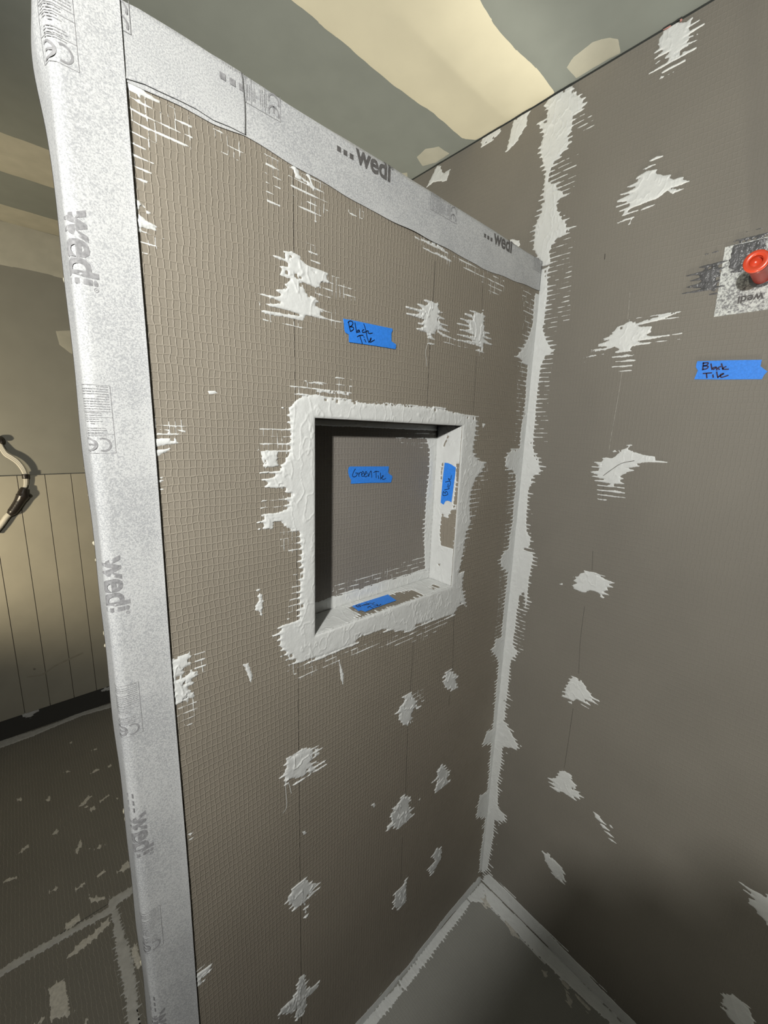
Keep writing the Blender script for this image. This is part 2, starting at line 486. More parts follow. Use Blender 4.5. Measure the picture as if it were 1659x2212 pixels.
def ribbon_into(V_, F_, pts, w):
    """flat stroke of width w along 2-D points, appended to lists"""
    P = np.asarray(pts, float)
    if len(P) > 2:                                   # smooth the pen line
        Q = []
        for i in range(len(P) - 1):
            p0 = P[max(i - 1, 0)]; p1 = P[i]; p2 = P[i + 1]; p3 = P[min(i + 2, len(P) - 1)]
            for k in range(5):
                t = k / 5
                Q.append(0.5 * (2 * p1 + (p2 - p0) * t + (2 * p0 - 5 * p1 + 4 * p2 - p3) * t * t + (3 * p1 - p0 - 3 * p2 + p3) * t ** 3))
        Q.append(P[-1]); P = np.array(Q)
    d = np.gradient(P, axis=0); l = np.linalg.norm(d, axis=1, keepdims=True) + 1e-12; d = d / l
    nrm = np.stack([-d[:, 1], d[:, 0]], 1) * w / 2
    P[0] -= d[0] * w * 0.4; P[-1] += d[-1] * w * 0.4
    b = len(V_)
    for p, q in zip(P, nrm):
        V_.append(p + q); V_.append(p - q)
    for i in range(len(P) - 1):
        F_.append((b + 2 * i, b + 2 * i + 1, b + 2 * i + 3, b + 2 * i + 2))


def strip_lines(pl, lines, w, h):
    Vv, Ff = [], []
    for ln in lines: ribbon_into(Vv, Ff, ln, w)
    return mesh(to_world(pl, np.array(Vv), h), Ff)


# ------------------------------------------------------------------ printed lettering (flat print on the tapes)
def text_mesh2d(txt, bold=0.028):
    c = bpy.data.curves.new('t', 'FONT'); c.body = txt; c.size = 1.0; c.offset = bold; c.resolution_u = 3; c.space_character = 0.97
    o = bpy.data.objects.new('t', c); col.objects.link(o)
    dg = bpy.context.evaluated_depsgraph_get(); dg.update()
    me = bpy.data.meshes.new_from_object(o.evaluated_get(dg))
    bm = bmesh.new(); bm.from_mesh(me)
    bmesh.ops.triangulate(bm, faces=list(bm.faces))
    bmesh.ops.subdivide_edges(bm, edges=[e for e in bm.edges if e.calc_length() > 0.10], cuts=2)
    bmesh.ops.triangulate(bm, faces=list(bm.faces))
    vs_ = np.array([v.co[:2] for v in bm.verts]); bm.verts.index_update()
    fs = [tuple(v.index for v in f.verts) for f in bm.faces]
    bm.free()
    bpy.data.objects.remove(o); bpy.data.curves.remove(c); bpy.data.meshes.remove(me)
    return vs_, fs


_tv, _tf = text_mesh2d('wedi')
_xm = text_mesh2d('x')[0]
XH = _xm[:, 1].max() - 0.02
_tv = _tv - [_tv[:, 0].min(), 0.0]
WORD_V = _tv * [0.078 / _tv[:, 0].max(), 0.019 / XH]
WORD_V[:, 1] = np.where(WORD_V[:, 1] > 0.0192, 0.0192 + (WORD_V[:, 1] - 0.0192) * 0.68, WORD_V[:, 1])
WORD_F = _tf
_rv, _rf = text_mesh2d('R', 0.0)
_rv = _rv - (_rv.max(0) + _rv.min(0)) / 2


def word_mesh(to3, s0, t0, dots=True, reg=True, sc=1.0):
    """... wedi(R): s runs along the tape, t up the letters; word starts at s0, baseline at t0"""
    Vv = [np.array(p) for p in WORD_V]; Ff = list(WORD_F)
    if dots:
        for k in range(3):
            a = -0.0368 + 0.0125 * k; b = len(Vv)
            for q in ((a, 0), (a + 0.0038, 0), (a + 0.0075, 0), (a + 0.0075, 0.0072), (a + 0.0038, 0.0072), (a, 0.0072)): Vv.append(np.array(q))
            Ff.append((b, b + 1, b + 4, b + 5)); Ff.append((b + 1, b + 2, b + 3, b + 4))
    if reg:
        c0 = np.array((0.0815, 0.0225)); b = len(Vv); n = 18
        for i in range(n):
            a = 2 * math.pi * i / n
            for r in (0.0018, 0.0024): Vv.append(c0 + r * np.array((math.cos(a), math.sin(a))))
        for i in range(n):
            j = (i + 1) % n; Ff.append((b + 2 * i, b + 2 * i + 1, b + 2 * j + 1, b + 2 * j))
        b = len(Vv)
        for p in _rv: Vv.append(c0 + p * 0.0028)
        Ff += [tuple(b + i for i in f) for f in _rf]
    P = np.array(Vv) * sc
    return mesh(to3(s0 + P[:, 0], t0 + P[:, 1]), Ff)


def label_mesh(to3, s0, t0, seed=0):
    """the CE declaration box printed between the words: frame, dividers, rows of small print, CE mark"""
    rnd = random.Random(5)
    Vv, Ff = [], []
    Ls, Lt = 0.081, 0.033

    def seg(a, b, w, n=10):
        A, B = np.array(a, float), np.array(b, float); d = (B - A); ln = np.linalg.norm(d); d = d / ln; q = np.array((-d[1], d[0])) * w / 2
        k0 = len(Vv); n = max(2, int(ln / 0.0015))
        for i in range(n + 1):
            p = A + (B - A) * i / n
            Vv.append(p + q); Vv.append(p - q)
        for i in range(n): Ff.append((k0 + 2 * i, k0 + 2 * i + 1, k0 + 2 * i + 3, k0 + 2 * i + 2))
    w = 0.0005
    for a, b in (((0, 0), (Ls, 0)), ((Ls, 0), (Ls, Lt)), ((Ls, Lt), (0, Lt)), ((0, Lt), (0, 0))): seg(a, b, w)
    for f in (0.38, 0.468, 0.712): seg((f * Ls, 0), (f * Ls, Lt), w)

    def row(s, t_hi, t_lo):
        t = t_hi
        while t > t_lo:
            l = rnd.uniform(0.0012, 0.0042); e = max(t - l, t_lo)
            if t - e > 0.0006: seg((s, t), (s, e), rnd.uniform(0.0006, 0.0010))
            t = e - rnd.uniform(0.0004, 0.0008)
    for k in range(10):
        row((0.020 + 0.036 * k) * Ls, Lt - 0.0022, 0.0190 if k in (0, 4) else 0.0015)
    for k in range(2): row((0.402 + 0.035 * k) * Ls, 0.0215, 0.0035)
    for k, (hi, lo) in enumerate(((0.0180, 0.0055), (0.0215, 0.0055), (0.0145, 0.0115), (0, 0), (0.0245, 0.0055), (0.0255, 0.0055), (0.0215, 0.0065))):
        if hi > 0: row((0.495 + 0.033 * k) * Ls, hi, lo)
    row(0.738 * Ls, 0.0245, 0.0065)

    def arc(cs, ct, r, bar):
        k0 = len(Vv); n = 26
        for i in range(n + 1):
            a = math.radians(-25 + 230 * i / n)           # opening towards -t
            for rr in (r - 0.0011, r + 0.0011): Vv.append(np.array((cs + rr * math.cos(a), ct + rr * math.sin(a))))
        for i in range(n): Ff.append((k0 + 2 * i, k0 + 2 * i + 1, k0 + 2 * i + 3, k0 + 2 * i + 2))
        if bar: seg((cs, ct + r), (cs, ct - 0.0005), 0.0021)
    arc(0.872 * Ls, 0.0205, 0.0076, False)
    arc(0.872 * Ls, 0.0065, 0.0076, True)
    P = np.array(Vv)
    return mesh(to3(s0 + P[:, 0], t0 - 0.006 + P[:, 1]), Ff)


# ================================================================== THE SETTING
# ---- floor
floor = obj('floor', boxes((-3.2, 0.03, -2.0, YB + 0.03, -0.06, -0.0125)), 'dark', None,
            'dark grey board floor of the unfinished bathroom', 'floor', 'structure')
fb = [
    obj('floor_board', boxes((-3.2, 0, 0.786, YB, -0.0125, 0)), 'boardF', floor, 'ribbed dark floor board along the far wall'),
    obj('floor_board', boxes((-3.2, -1.013, -2.0, 0.783, -0.0125, 0)), 'boardF', floor, 'dark floor board left of the seam'),
    obj('floor_board', boxes((-1.010, 0, 0.001, 0.783, -0.0125, 0)), 'boardF', floor, 'dark floor board behind the partition'),
    obj('floor_board', boxes((-1.010, 0, -2.0, 0.0, -0.0125, 0)), 'boardS', floor, 'smooth grey shower floor in the corner'),
]
q5 = lambda p: K(750, 1800, 1.825, p)
smear(floor, 'F', [q5([(533, 190), (750, 405), (1088, 752), (1180, 850), (1130, 850), (1040, 752), (830, 560), (640, 365), (550, 275)])],
      'white sealant band on the floor along the right wall', streak=0.004, jag=0.003, thick=0.0012, mat='seal', hole=0.0, name='sealant_band', res=0.002, along='v', clip=(-1.0, 0.0, -2, 0.0))
smear(floor, 'F', [q5([(533, 190), (400, 335), (200, 595), (58, 752), (-30, 850), (30, 850), (115, 752), (250, 590), (350, 455), (440, 340), (490, 270), (550, 275)])],
      'white sealant band on the floor along the partition', streak=0.006, jag=0.003, thick=0.0012, mat='seal', hole=0.1, name='sealant_band', res=0.002, along='v', clip=(-1.0, 0.0, -2, 0.0))
smear(floor, 'F', [q5([(520, 255), (550, 245), (570, 290), (545, 300)])], 'dried sealant dab in the floor corner', mat='smudge', streak=0.006, thick=0.001, along='v')
for a, pp in enumerate(([(610, 330), (640, 340), (680, 420), (650, 400)], [(770, 540), (790, 545), (785, 570), (775, 565)], [(860, 620), (890, 660), (880, 690), (865, 650)],
                        [(900, 630), (960, 690), (950, 700), (905, 650)], [(840, 570), (880, 600), (870, 620), (845, 590)])):
    smear(floor, 'F', [q5(pp)], 'small sealant speck beside the floor band', mat='smudge', streak=0.004, thick=0.0008, along='v', hole=0.0)
A0 = lambda p: K(0, 1650, 3.456, p)
B0 = lambda p: K(0, 1400, 5.53, p)
smear(floor, 'F', [A0([(-300, 1720), (0, 1540), (200, 1410), (600, 1190), (800, 1080), (830, 1000), (1000, 910), (1120, 850), (1120, 900), (1000, 960), (880, 1050), (840, 1110), (560, 1260), (300, 1410), (0, 1590), (-300, 1775)])],
      'grey sealed seam running across the dark floor', streak=0.004, jag=0.006, mat='sealgrey', hole=0, name='sealant_band', res=0.0025, along='v')
smear(floor, 'F', [A0([(830, 1100), (880, 1080), (920, 1250), (980, 1420), (1020, 1650), (1040, 1942), (1050, 2100), (970, 2100), (960, 1942), (930, 1700), (880, 1450), (850, 1250)])],
      'grey sealed seam running towards the partition end', streak=0.008, jag=0.006, mat='sealgrey', hole=0, name='sealant_band', res=0.0025)
smear(floor, 'F', [B0([(-200, 1170), (0, 1110), (380, 990), (700, 880), (900, 790), (1355, 650), (1500, 600), (1500, 655), (1360, 700), (1000, 800), (700, 920), (400, 1050), (0, 1195), (-200, 1255)])],
      'grey sealed seam between floor and far wall', streak=0.004, jag=0.004, mat='sealgrey', hole=0, name='sealant_band', res=0.003, along='v', clip=(-3, 0, 0, YB))
for pp in ([(930, 1900), (1060, 1760), (1090, 1775), (1000, 1880)], [(1060, 1925), (1130, 1885), (1145, 1920), (1090, 1950)], [(1000, 1900), (1050, 1885), (1055, 1900), (1010, 1915)],
           [(1085, 1500), (1150, 1440), (1190, 1450), (1120, 1490)], [(780, 1475), (810, 1458), (828, 1475), (800, 1492)], [(1282, 1410), (1320, 1393), (1328, 1410), (1300, 1427)],
           [(1100, 1222), (1150, 1188), (1158, 1215)], [(200, 1800), (255, 1786), (268, 1815), (240, 1828)], [(545, 1812), (590, 1768), (604, 1790), (580, 1842)],
           [(1185, 1832), (1300, 1748), (1312, 1755), (1200, 1840)], [(825, 1135), (855, 1118), (860, 1130), (835, 1145)], [(1390, 1800), (1410, 1785), (1415, 1800)]):
    smear(floor, 'F', [B0(pp)], 'pale dried sealant speck on the dark floor', mat='smudge', streak=0.004, thick=0.0008, res=0.0022, along='v', hole=0, jag=0.004)
for pp in ([(130, 672), (190, 612), (212, 620), (150, 668)], [(388, 527), (420, 488), (442, 500), (410, 532)], [(560, 672), (600, 568), (612, 600), (580, 668)],
           [(560, 937), (640, 876), (640, 895), (570, 942)], [(385, 952), (430, 912), (438, 926)], [(715, 842), (770, 792), (788, 805), (730, 852)],
           [(888, 802), (930, 738), (972, 728), (978, 762), (920, 808)], [(658, 1000), (780, 988), (792, 1012), (690, 1032)], [(478, 1232), (500, 1190), (580, 1128), (602, 1160), (520, 1232)],
           [(485, 1462), (600, 1330), (700, 1260), (810, 1148), (822, 1190), (700, 1312), (560, 1422)], [(362, 1682), (470, 1608), (492, 1660), (532, 1880), (388, 1902)],
           [(972, 1380), (1020, 1342), (1062, 1500), (1030, 1532), (1000, 1480)], [(20, 890), (60, 850), (130, 850), (60, 880)], [(280, 1940), (320, 1890), (330, 1900), (300, 1942)], [(630, 1940), (650, 1895), (662, 1900), (650, 1942)],
           [(650, 640), (675, 625), (680, 635)], [(720, 630), (750, 600), (762, 620), (740, 635)]):
    smear(floor, 'F', [A0(pp)], 'pale dried sealant smudge on the dark floor', mat='smudge', streak=0.006, thick=0.0009, res=0.002, along='v', hole=0.2, jag=0.005, rowp=0.017)

# ---- ceiling
ceiling = obj('ceiling', boxes((-3.2, 0.05, -2.0, YB + 0.05, H, H + 0.02)), 'green', None, 'grey-green drywall ceiling with taped joints', 'ceiling', 'structure')


def mudfilm(pl, pts_uv, label, mat='mud', jag=0.006, thick=0.0015, res=0.012, name='joint_compound'):
    _seed[0] += 1; sd = _seed[0]
    P = np.asarray(pts_uv)
    f = lambda U, W: sdf(P, U, W) + jag * 2 * (fbm(U * 22, W * 22, sd) - 0.5)
    h = lambda U, W, F_: thick * (1 - np.exp(-F_ / 0.03)) + 0.0006 * (fbm(U * 6, W * 6, sd) - 0.5) * np.clip(F_ / 0.02, 0, 1) + 0.0002
    par = {'C': ceiling, 'B': None}[pl]
    bb = (P[:, 0].min() - 0.02, P[:, 0].max() + 0.02, P[:, 1].min() - 0.02, P[:, 1].max() + 0.02)
    return obj(name, film(pl, f, h, bb, res), mat, par, label)


edgeL = on_plane('C', K(500, 100, 2.9625, [(740, 0), (850, 90), (1050, 260), (1290, 430), (1480, 590), (1560, 600)]))
edgeR = on_plane('C', K(850, 0, 2.0507, [(385, 0), (440, 100), (540, 220), (640, 310), (705, 395)]))
band = [(-2.6, 0.275), (-0.8, 0.27)] + [tuple(p) for p in edgeL] + [(-0.001, 0.235), (-0.001, 0.012)] + [tuple(p) for p in edgeR[::-1]] + [(-0.8, -0.035), (-2.6, -0.03)]
mudfilm('C', band, 'wide cream joint compound band over the partition', res=0.008, jag=0.003)
mudfilm('C', [(-2.6, 1.215), (-0.2, 1.225), (-0.2, 1.49), (-2.6, 1.485)], 'cream joint compound band near the far wall', mat='mudw', res=0.02)  # darker mud tone, here and on the next band, stands in for weaker light
mudfilm('C', [(-2.6, 1.79), (-0.2, 1.79), (-0.2, YB), (-2.6, YB)], 'cream corner joint compound on the ceiling edge', mat='mudw', res=0.02)
q3 = lambda p: K(850, 0, 2.0507, p)
mudfilm('C', on_plane('C', q3([(765, 300), (800, 250), (880, 185), (960, 165), (1000, 170), (1005, 235), (900, 290), (810, 345)])), 'pale filler patch at the ceiling edge right of the corner seam', 'mudw', jag=0.003, res=0.004)
mudfilm('C', on_plane('C', q3([(105, 695), (140, 660), (200, 650), (245, 680), (190, 720), (130, 735)])), 'pale filler patch at the ceiling edge behind the partition', 'mudw', jag=0.003, res=0.004)
mudfilm('C', on_plane('C', q3([(30, 768), (60, 765), (62, 785), (40, 790)])), 'small pale filler dab behind the tape edge', 'mudw', jag=0.002, res=0.003)

# ---- right wall: boards on a dark backing, small open joint under the ceiling
wall_r = obj('wall_right', boxes((0.0125, 0.05, -2.0, YB + 0.05, 0, H)), 'dark', None, 'dark backing of the taupe board wall on the right', 'wall', 'structure')
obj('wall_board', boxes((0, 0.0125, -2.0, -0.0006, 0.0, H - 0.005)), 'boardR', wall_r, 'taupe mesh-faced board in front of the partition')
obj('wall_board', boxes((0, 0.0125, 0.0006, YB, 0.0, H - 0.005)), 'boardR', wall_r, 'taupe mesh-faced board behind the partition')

# ---- far wall: drywall over vertical planks over a dark board strip
wall_b = obj('wall_back', boxes((-3.2, 0.05, YB, YB + 0.05, 0.1, H)), 'greenB', None, 'dim drywall far wall with primed plank wainscot', 'wall', 'structure')
zt = float(on_plane('B', [(60, 1025.5)])[0][1]); zb = 0.108
b0 = mudfilm('B', [(-2.6, 2.262), (-0.2, 2.262), (-0.2, H), (-2.6, H)], 'cream joint compound band under the ceiling', 'mudw', res=0.02); b0.parent = wall_b
b0 = mudfilm('B', on_plane('B', [(120, 715), (165, 714), (168, 770), (150, 762), (128, 745)]), 'pale rounded filler patch on the far wall', 'mudw', jag=0.002, res=0.005); b0.parent = wall_b
gx = on_plane('B', K(0, 900, 6.32, [(230, 800), (610, 795), (965, 785)]))[:, 0]
pw = float((gx[2] - gx[0]) / 2)
x = float(gx[0]) - 13 * pw
while x < -0.25:
    obj('plank', boxes((x + 0.0012, x + pw - 0.0012, YB - 0.012, YB, zb, zt - 0.002), bevel=0.0012), 'plank', wall_b)
    x += pw
obj('plank_backing', boxes((float(gx[0]) - 13 * pw, -0.25, YB - 0.004, YB - 0.001, zb, zt - 0.004)), 'groove', wall_b, 'shadowed groove backing behind the planks')
obj('wall_foot_board', boxes((-3.2, 0, YB - 0.006, YB + 0.05, 0, zb + 0.01)), 'core', wall_b, 'dark bare board strip below the planks')
smear(wall_b, 'B', [B0([(230, 790), (300, 755), (460, 705), (490, 740), (420, 775), (370, 830), (250, 830)])], 'grey sealant dab below the planks at left', mat='sealgrey', streak=0.006, hole=0, res=0.003, thick=0.008)
smear(wall_b, 'B', [B0([(1185, 490), (1320, 440), (1330, 490), (1260, 510), (1200, 535)])], 'grey sealant dab below the planks by the partition', mat='sealgrey', streak=0.006, hole=0, res=0.003, thick=0.008)
obj('scuff', strip_lines('B', [on_plane('B', B0([(330, 330), (480, 310), (560, 270), (640, 210), (780, 140), (980, 50)]))], 0.010, 0.0124), 'scuff', wall_b, 'faint grey scuff across the planks')
obj('scuff', slab('B', on_plane('B', B0([(390, 235), (412, 225), (430, 238), (405, 252)])), 0.0118, 0.0125), 'stain', wall_b, 'dark spot on a plank')
obj('scuff', slab('B', on_plane('B', K(0, 900, 6.32, [(1142, 712), (1158, 702), (1170, 712), (1155, 722)])), 0.0002, 0.0008), 'stain', wall_b, 'small dark nail spot above the planks')

# ---- walls that close the room behind the camera
obj('wall_left', boxes((-3.25, -3.2, -2.0, YB + 0.05, 0, H)), 'greenB', None, 'grey drywall left wall', 'wall', 'structure')
obj('wall_front', boxes((-3.25, 0.05, -2.05, -2.0, 0, H)), 'core', None, 'dark bare board wall behind the camera', 'wall', 'structure')

# ---- the partition
TB = 0.0125
wall_p = obj('wall_partition', boxes((XL + 0.003, 0, TB, TH, 0, NZ0 - 0.0125), (XL + 0.003, 0, TB, TH, NZ1 + 0.0125, HP - 0.003), (XL + 0.003, NX0 - 0.0125, TB, TH, NZ0 - 0.0125, NZ1 + 0.0125),
                                     (NX1 + 0.0125, 0, TB, TH, NZ0 - 0.0125, NZ1 + 0.0125)), 'boardP', None,
             'freestanding taupe board partition with a square niche', 'wall', 'structure')
obj('wall_board', boxes((XL + 0.003, SEAM - 0.0008, 0, TB, 0, HP - 0.003)), 'boardP', wall_p, 'taupe board left of the niche seam')


def holed(x0, x1, z0, z1, hx0, hx1, hz0, hz1, y0, y1):
    bm = bmesh.new()
    O = [(x0, z0), (x1, z0), (x1, z1), (x0, z1)]; I = [(hx0, hz0), (hx1, hz0), (hx1, hz1), (hx0, hz1)]
    f = [[bm.verts.new((a, y, c)) for a, c in ring] for y in (y0, y1) for ring in (O, I)]
    for i in range(4):
        j = (i + 1) % 4
        bm.faces.new((f[0][i], f[0][j], f[1][j], f[1][i])); bm.faces.new((f[2][j], f[2][i], f[3][i], f[3][j]))
        bm.faces.new((f[0][j], f[0][i], f[2][i], f[2][j])); bm.faces.new((f[1][i], f[1][j], f[3][j], f[3][i]))
    bmesh.ops.recalc_face_normals(bm, faces=list(bm.faces))
    me = bpy.data.meshes.new('m'); bm.to_mesh(me); bm.free(); return me


obj('wall_board', holed(SEAM + 0.0008, -0.0002, 0, HP - 0.003, NX0, NX1, NZ0, NZ1, 0, TB), 'boardP', wall_p, 'taupe board with the square niche opening')

# pencil guide lines on the partition and the right wall
def line(parent, pl, px, label, w=0.0011, mat='pencil'):
    obj('guide_line', strip_lines(pl, [on_plane(pl, p) for p in px], w, 0.0004), mat, parent, label)


line(wall_p, 'P', [[(940, 565), (936, 640), (933, 652)], [(928, 745), (922, 872)]], 'dark vertical guide line above the niche')
line(wall_p, 'P', [[(1043, 590), (1041, 668)], [(1029, 770), (1022, 890)]], 'dark vertical guide line above the right niche corner', 0.0007)
line(wall_p, 'P', [[(893, 1385), (890, 1440), (886, 1492)], [(880, 1570), (876, 1720)], [(869, 1810), (866, 1900)]], 'thin vertical guide line below the niche', 0.0008)
line(wall_p, 'P', [[(980, 1330), (978, 1450)], [(972, 1500), (969, 1525)]], 'thin vertical guide line below the right niche corner', 0.0008)
line(wall_r, 'R', [[(1361, 630), (1358, 672), (1356, 690)], [(1344, 800), (1335, 860), (1320, 945), (1315, 980)]], 'pale vertical scribed line between two smears', 0.0008, 'pencill')
line(wall_r, 'R', [[(1303, 1050), (1302, 1075)], [(1281, 1190), (1279, 1232)], [(1263, 1310), (1254, 1380), (1250, 1455)], [(1238, 1530), (1228, 1600), (1219, 1658)]], 'dark vertical guide line through the lower smears', 0.0007)
line(wall_r, 'R', [[(1307, 549), (1306, 560)]], 'short dark pencil tick', 0.0016)

# ================================================================== SEALANT ON THE PARTITION
a_ = lambda p: K(550, 520, 7.541, p); b_ = lambda p: K(870, 630, 7.9, p)
smear(wall_p, 'P', [a_([(485, 205), (565, 190), (600, 155), (640, 195), (690, 225), (760, 310), (880, 400), (1050, 470), (1190, 530), (1185, 680), (1060, 720), (1000, 790), (930, 740), (800, 690), (700, 610), (600, 610), (540, 620), (480, 570), (410, 560), (430, 460), (520, 440), (530, 380), (500, 340), (400, 310), (500, 300)]),
                    a_([(600, 620), (700, 620), (790, 720), (820, 830), (900, 880), (1010, 920), (1000, 1060), (1110, 1110), (1110, 1260), (1000, 1230), (850, 1215), (810, 1280), (700, 1290), (540, 1250), (330, 1200), (200, 1170), (360, 1140), (500, 1180), (620, 1190), (740, 1215), (560, 1150), (390, 1090), (260, 1060), (290, 1020), (420, 1010), (300, 930), (430, 880), (360, 820), (500, 750), (520, 680)]),
                    a_([(560, 640), (640, 600), (740, 640), (800, 740), (780, 860), (660, 920), (560, 860), (520, 740)])],
      'large two-lobed white sealant smear up left of the blue tape', streak=0.007, grid=[a_([(820, 700), (1300, 560), (1640, 780), (1650, 980), (1050, 900)]), a_([(60, 870), (300, 900), (260, 1060), (60, 1050)]), a_([(1100, 1100), (1440, 1150), (1430, 1440), (900, 1320)]), a_([(130, 1200), (540, 1260), (800, 1400), (760, 1430), (140, 1300)]), a_([(830, 20), (960, 60), (1060, 380), (930, 380)])], hole=0.25, lump=0.0012)
smear(wall_p, 'P', [b_([(390, 155), (500, 150), (550, 220), (600, 180), (600, 260), (640, 340), (690, 360), (600, 390), (715, 470), (620, 480), (650, 540), (760, 580), (640, 570), (800, 690), (560, 640), (860, 800), (700, 750), (560, 690), (480, 720), (545, 815), (430, 800), (400, 690), (380, 670), (250, 640), (370, 580), (280, 550), (390, 470), (330, 470), (70, 375), (310, 370), (280, 340), (70, 265), (330, 300), (280, 225), (390, 240), (430, 200), (380, 165)]), b_([(420, 890), (450, 860), (540, 880), (550, 912)])],
      'star-shaped white smear right of the blue tape', streak=0.004, hole=0.1, lump=0.0018, thick=0.0022, res=0.0011, grid=[b_([(480, 960), (590, 970), (590, 1010), (480, 1000)]), b_([(690, 740), (880, 800), (1170, 950), (1160, 985), (690, 860)])])
smear(wall_p, 'P', [b_([(1150, 320), (1230, 325), (1330, 380), (1370, 330), (1370, 400), (1400, 435), (1370, 500), (1390, 600), (1390, 680), (1470, 700), (1400, 740), (1510, 800), (1370, 790), (1510, 900), (1380, 880), (1370, 940), (1370, 1030), (1250, 990), (1340, 960), (1240, 900), (950, 820), (1090, 830), (1300, 850), (1220, 800), (930, 730), (1060, 735), (1220, 750), (1140, 690), (980, 650), (1140, 640), (1130, 610), (930, 550), (1140, 560), (1000, 465), (1190, 480), (1170, 430), (1030, 355), (1180, 390), (1250, 370)])],
      'star-shaped white smear nearest the corner, above the niche', streak=0.004, hole=0.1, lump=0.0018, thick=0.0022, res=0.0011, grid=[b_([(1240, 980), (1390, 1010), (1390, 1130), (1250, 1080)])])
# drips hanging off the star-shaped smear
line(wall_p, 'P', [b_([(390, 480), (400, 600), (430, 760), (430, 880)]), b_([(420, 900), (385, 1020), (400, 1160), (405, 1270)])], 'thin sealant drip below the star-shaped smear', 0.0010, 'seal')

r_ = lambda p: K(560, 800, 5.53, p); q_ = lambda p: K(540, 820, 3.1904, p); p_ = lambda p: K(960, 860, 11.06, p)
t_ = lambda p: K(880, 860, 5.0278, p); E_ = lambda p: K(600, 1150, 3.95, p); l_ = lambda p: K(560, 1230, 6.9125, p)
outer = (r_([(345, 450), (400, 390), (460, 345), (520, 310), (660, 290), (690, 285)]) + q_([(560, 130), (820, 160), (1060, 180), (1280, 195), (1380, 215)]) + p_([(440, 370), (740, 440), (780, 540), (730, 870), (700, 1100), (680, 1310), (760, 1440), (960, 1540), (940, 1660), (870, 1790), (750, 1900)])
         + t_([(680, 1050), (680, 1250), (690, 1350), (640, 1450), (610, 1650), (590, 1750), (560, 1900), (630, 1870), (600, 1960), (600, 2080), (630, 2200)]) + E_([(1600, 630), (1560, 600), (1500, 700), (1380, 740), (1180, 790), (1150, 850), (990, 840), (900, 830), (720, 880), (640, 960), (400, 1050), (200, 1110)])
         + l_([(600, 1400), (440, 1340), (400, 1240), (310, 1160), (300, 950), (340, 830), (500, 790), (600, 740), (600, 500), (610, 250), (620, 0)]) + r_([(500, 2150), (480, 1960), (470, 1930), (330, 1880), (230, 1800), (180, 1800), (170, 1900), (50, 1900), (40, 1740), (230, 1700), (370, 1620), (330, 1540), (380, 1480), (280, 1420), (90, 1390), (90, 1330), (230, 1200), (300, 1080), (340, 1010), (370, 960), (375, 700), (355, 480)]))
smear(wall_p, 'P', [outer, r_([(15, 970), (230, 965), (215, 1150), (70, 1175), (30, 1070)]), r_([(650, 235), (1080, 275), (1080, 300), (660, 262)]), r_([(540, 128), (740, 155), (760, 175), (620, 165)])],
      'broad white sealant frame around the niche opening', streak=0.007, jag=0.0022, thick=0.0022, res=0.0013, hole=0.10, lump=0.0009, name='niche_sealant_frame', cut=[(NX0 + 0.0005, NX1 - 0.0005, NZ0 + 0.0005, NZ1 - 0.0005)],
      grid=[r_([(370, 180), (1100, 60), (1106, 350), (520, 320)]), r_([(0, 650), (380, 650), (380, 1000), (10, 960)]), r_([(20, 1560), (380, 1480), (380, 1720), (20, 1740)]), r_([(250, 1880), (480, 1930), (490, 2212), (260, 2150)]),
            p_([(720, 420), (820, 440), (830, 900), (720, 1100)]), p_([(700, 1280), (900, 1500), (1080, 1650), (1000, 2150), (600, 2150)]), t_([(650, 1000), (800, 980), (780, 1150), (680, 1500), (600, 1750)]),
            E_([(200, 1110), (640, 960), (1160, 850), (1500, 700), (1510, 720), (1250, 920), (900, 980), (200, 1180)]), l_([(200, 950), (330, 900), (330, 1300), (200, 1100)]), l_([(430, 1400), (900, 1300), (1300, 1200), (1340, 1300), (640, 1660), (430, 1500)]), l_([(420, 700), (620, 560), (620, 60), (520, 40), (480, 400)])])
m_ = lambda p: K(260, 160, 5.53, p); n_ = lambda p: K(560, 300, 6.381, p); o_ = lambda p: K(860, 470, 5.184, p); c1 = lambda p: K(0, 0, 2.9625, p); c4 = lambda p: K(0, 560, 3.318, p)
smear(wall_p, 'P', [m_([(60, 150), (110, 90), (270, 170), (310, 240), (450, 345), (400, 330), (250, 262), (232, 330), (200, 235), (130, 205)])], 'white sealant strings in the top left corner of the board', streak=0.003, hole=0,
      grid=[c1([(815, 570), (1010, 640), (1230, 760), (1230, 960), (1010, 860), (960, 1150), (840, 1250)])], thick=0.0012, res=0.0011)
smear(wall_p, 'P', [c1([(850, 1265), (910, 1300), (950, 1340), (860, 1330)]), c1([(860, 1340), (920, 1390), (960, 1430), (1010, 1480), (900, 1462), (870, 1470)])], 'white sealant tuft at the end tape, below the top corner', streak=0.004, hole=0.2, grid=[c1([(870, 1470), (1050, 1530), (1040, 1600), (880, 1640)])], res=0.0011)
for zz in (n_([(70, 200), (290, 300), (290, 1000), (100, 900)]), n_([(430, 350), (700, 520), (930, 620), (950, 980), (780, 1130), (480, 900), (400, 480)]), n_([(1240, 900), (1430, 980), (1430, 1110), (1210, 1010)]), m_([(1110, 650), (1230, 710), (1460, 830), (1470, 1060), (1230, 960)]),
           o_([(620, 430), (960, 540), (1180, 640), (1190, 830), (1050, 890), (920, 700), (740, 560)])):
    smear(wall_p, 'P', [zz[:1] + [(zz[0][0] + 1, zz[0][1]), (zz[0][0], zz[0][1] + 1)]], 'thin white sealant threads left in the mesh under the top tape', streak=0.0, hole=0, grid=[zz], thick=0.0010, res=0.0010, jag=0.0005, name='sealant_threads')
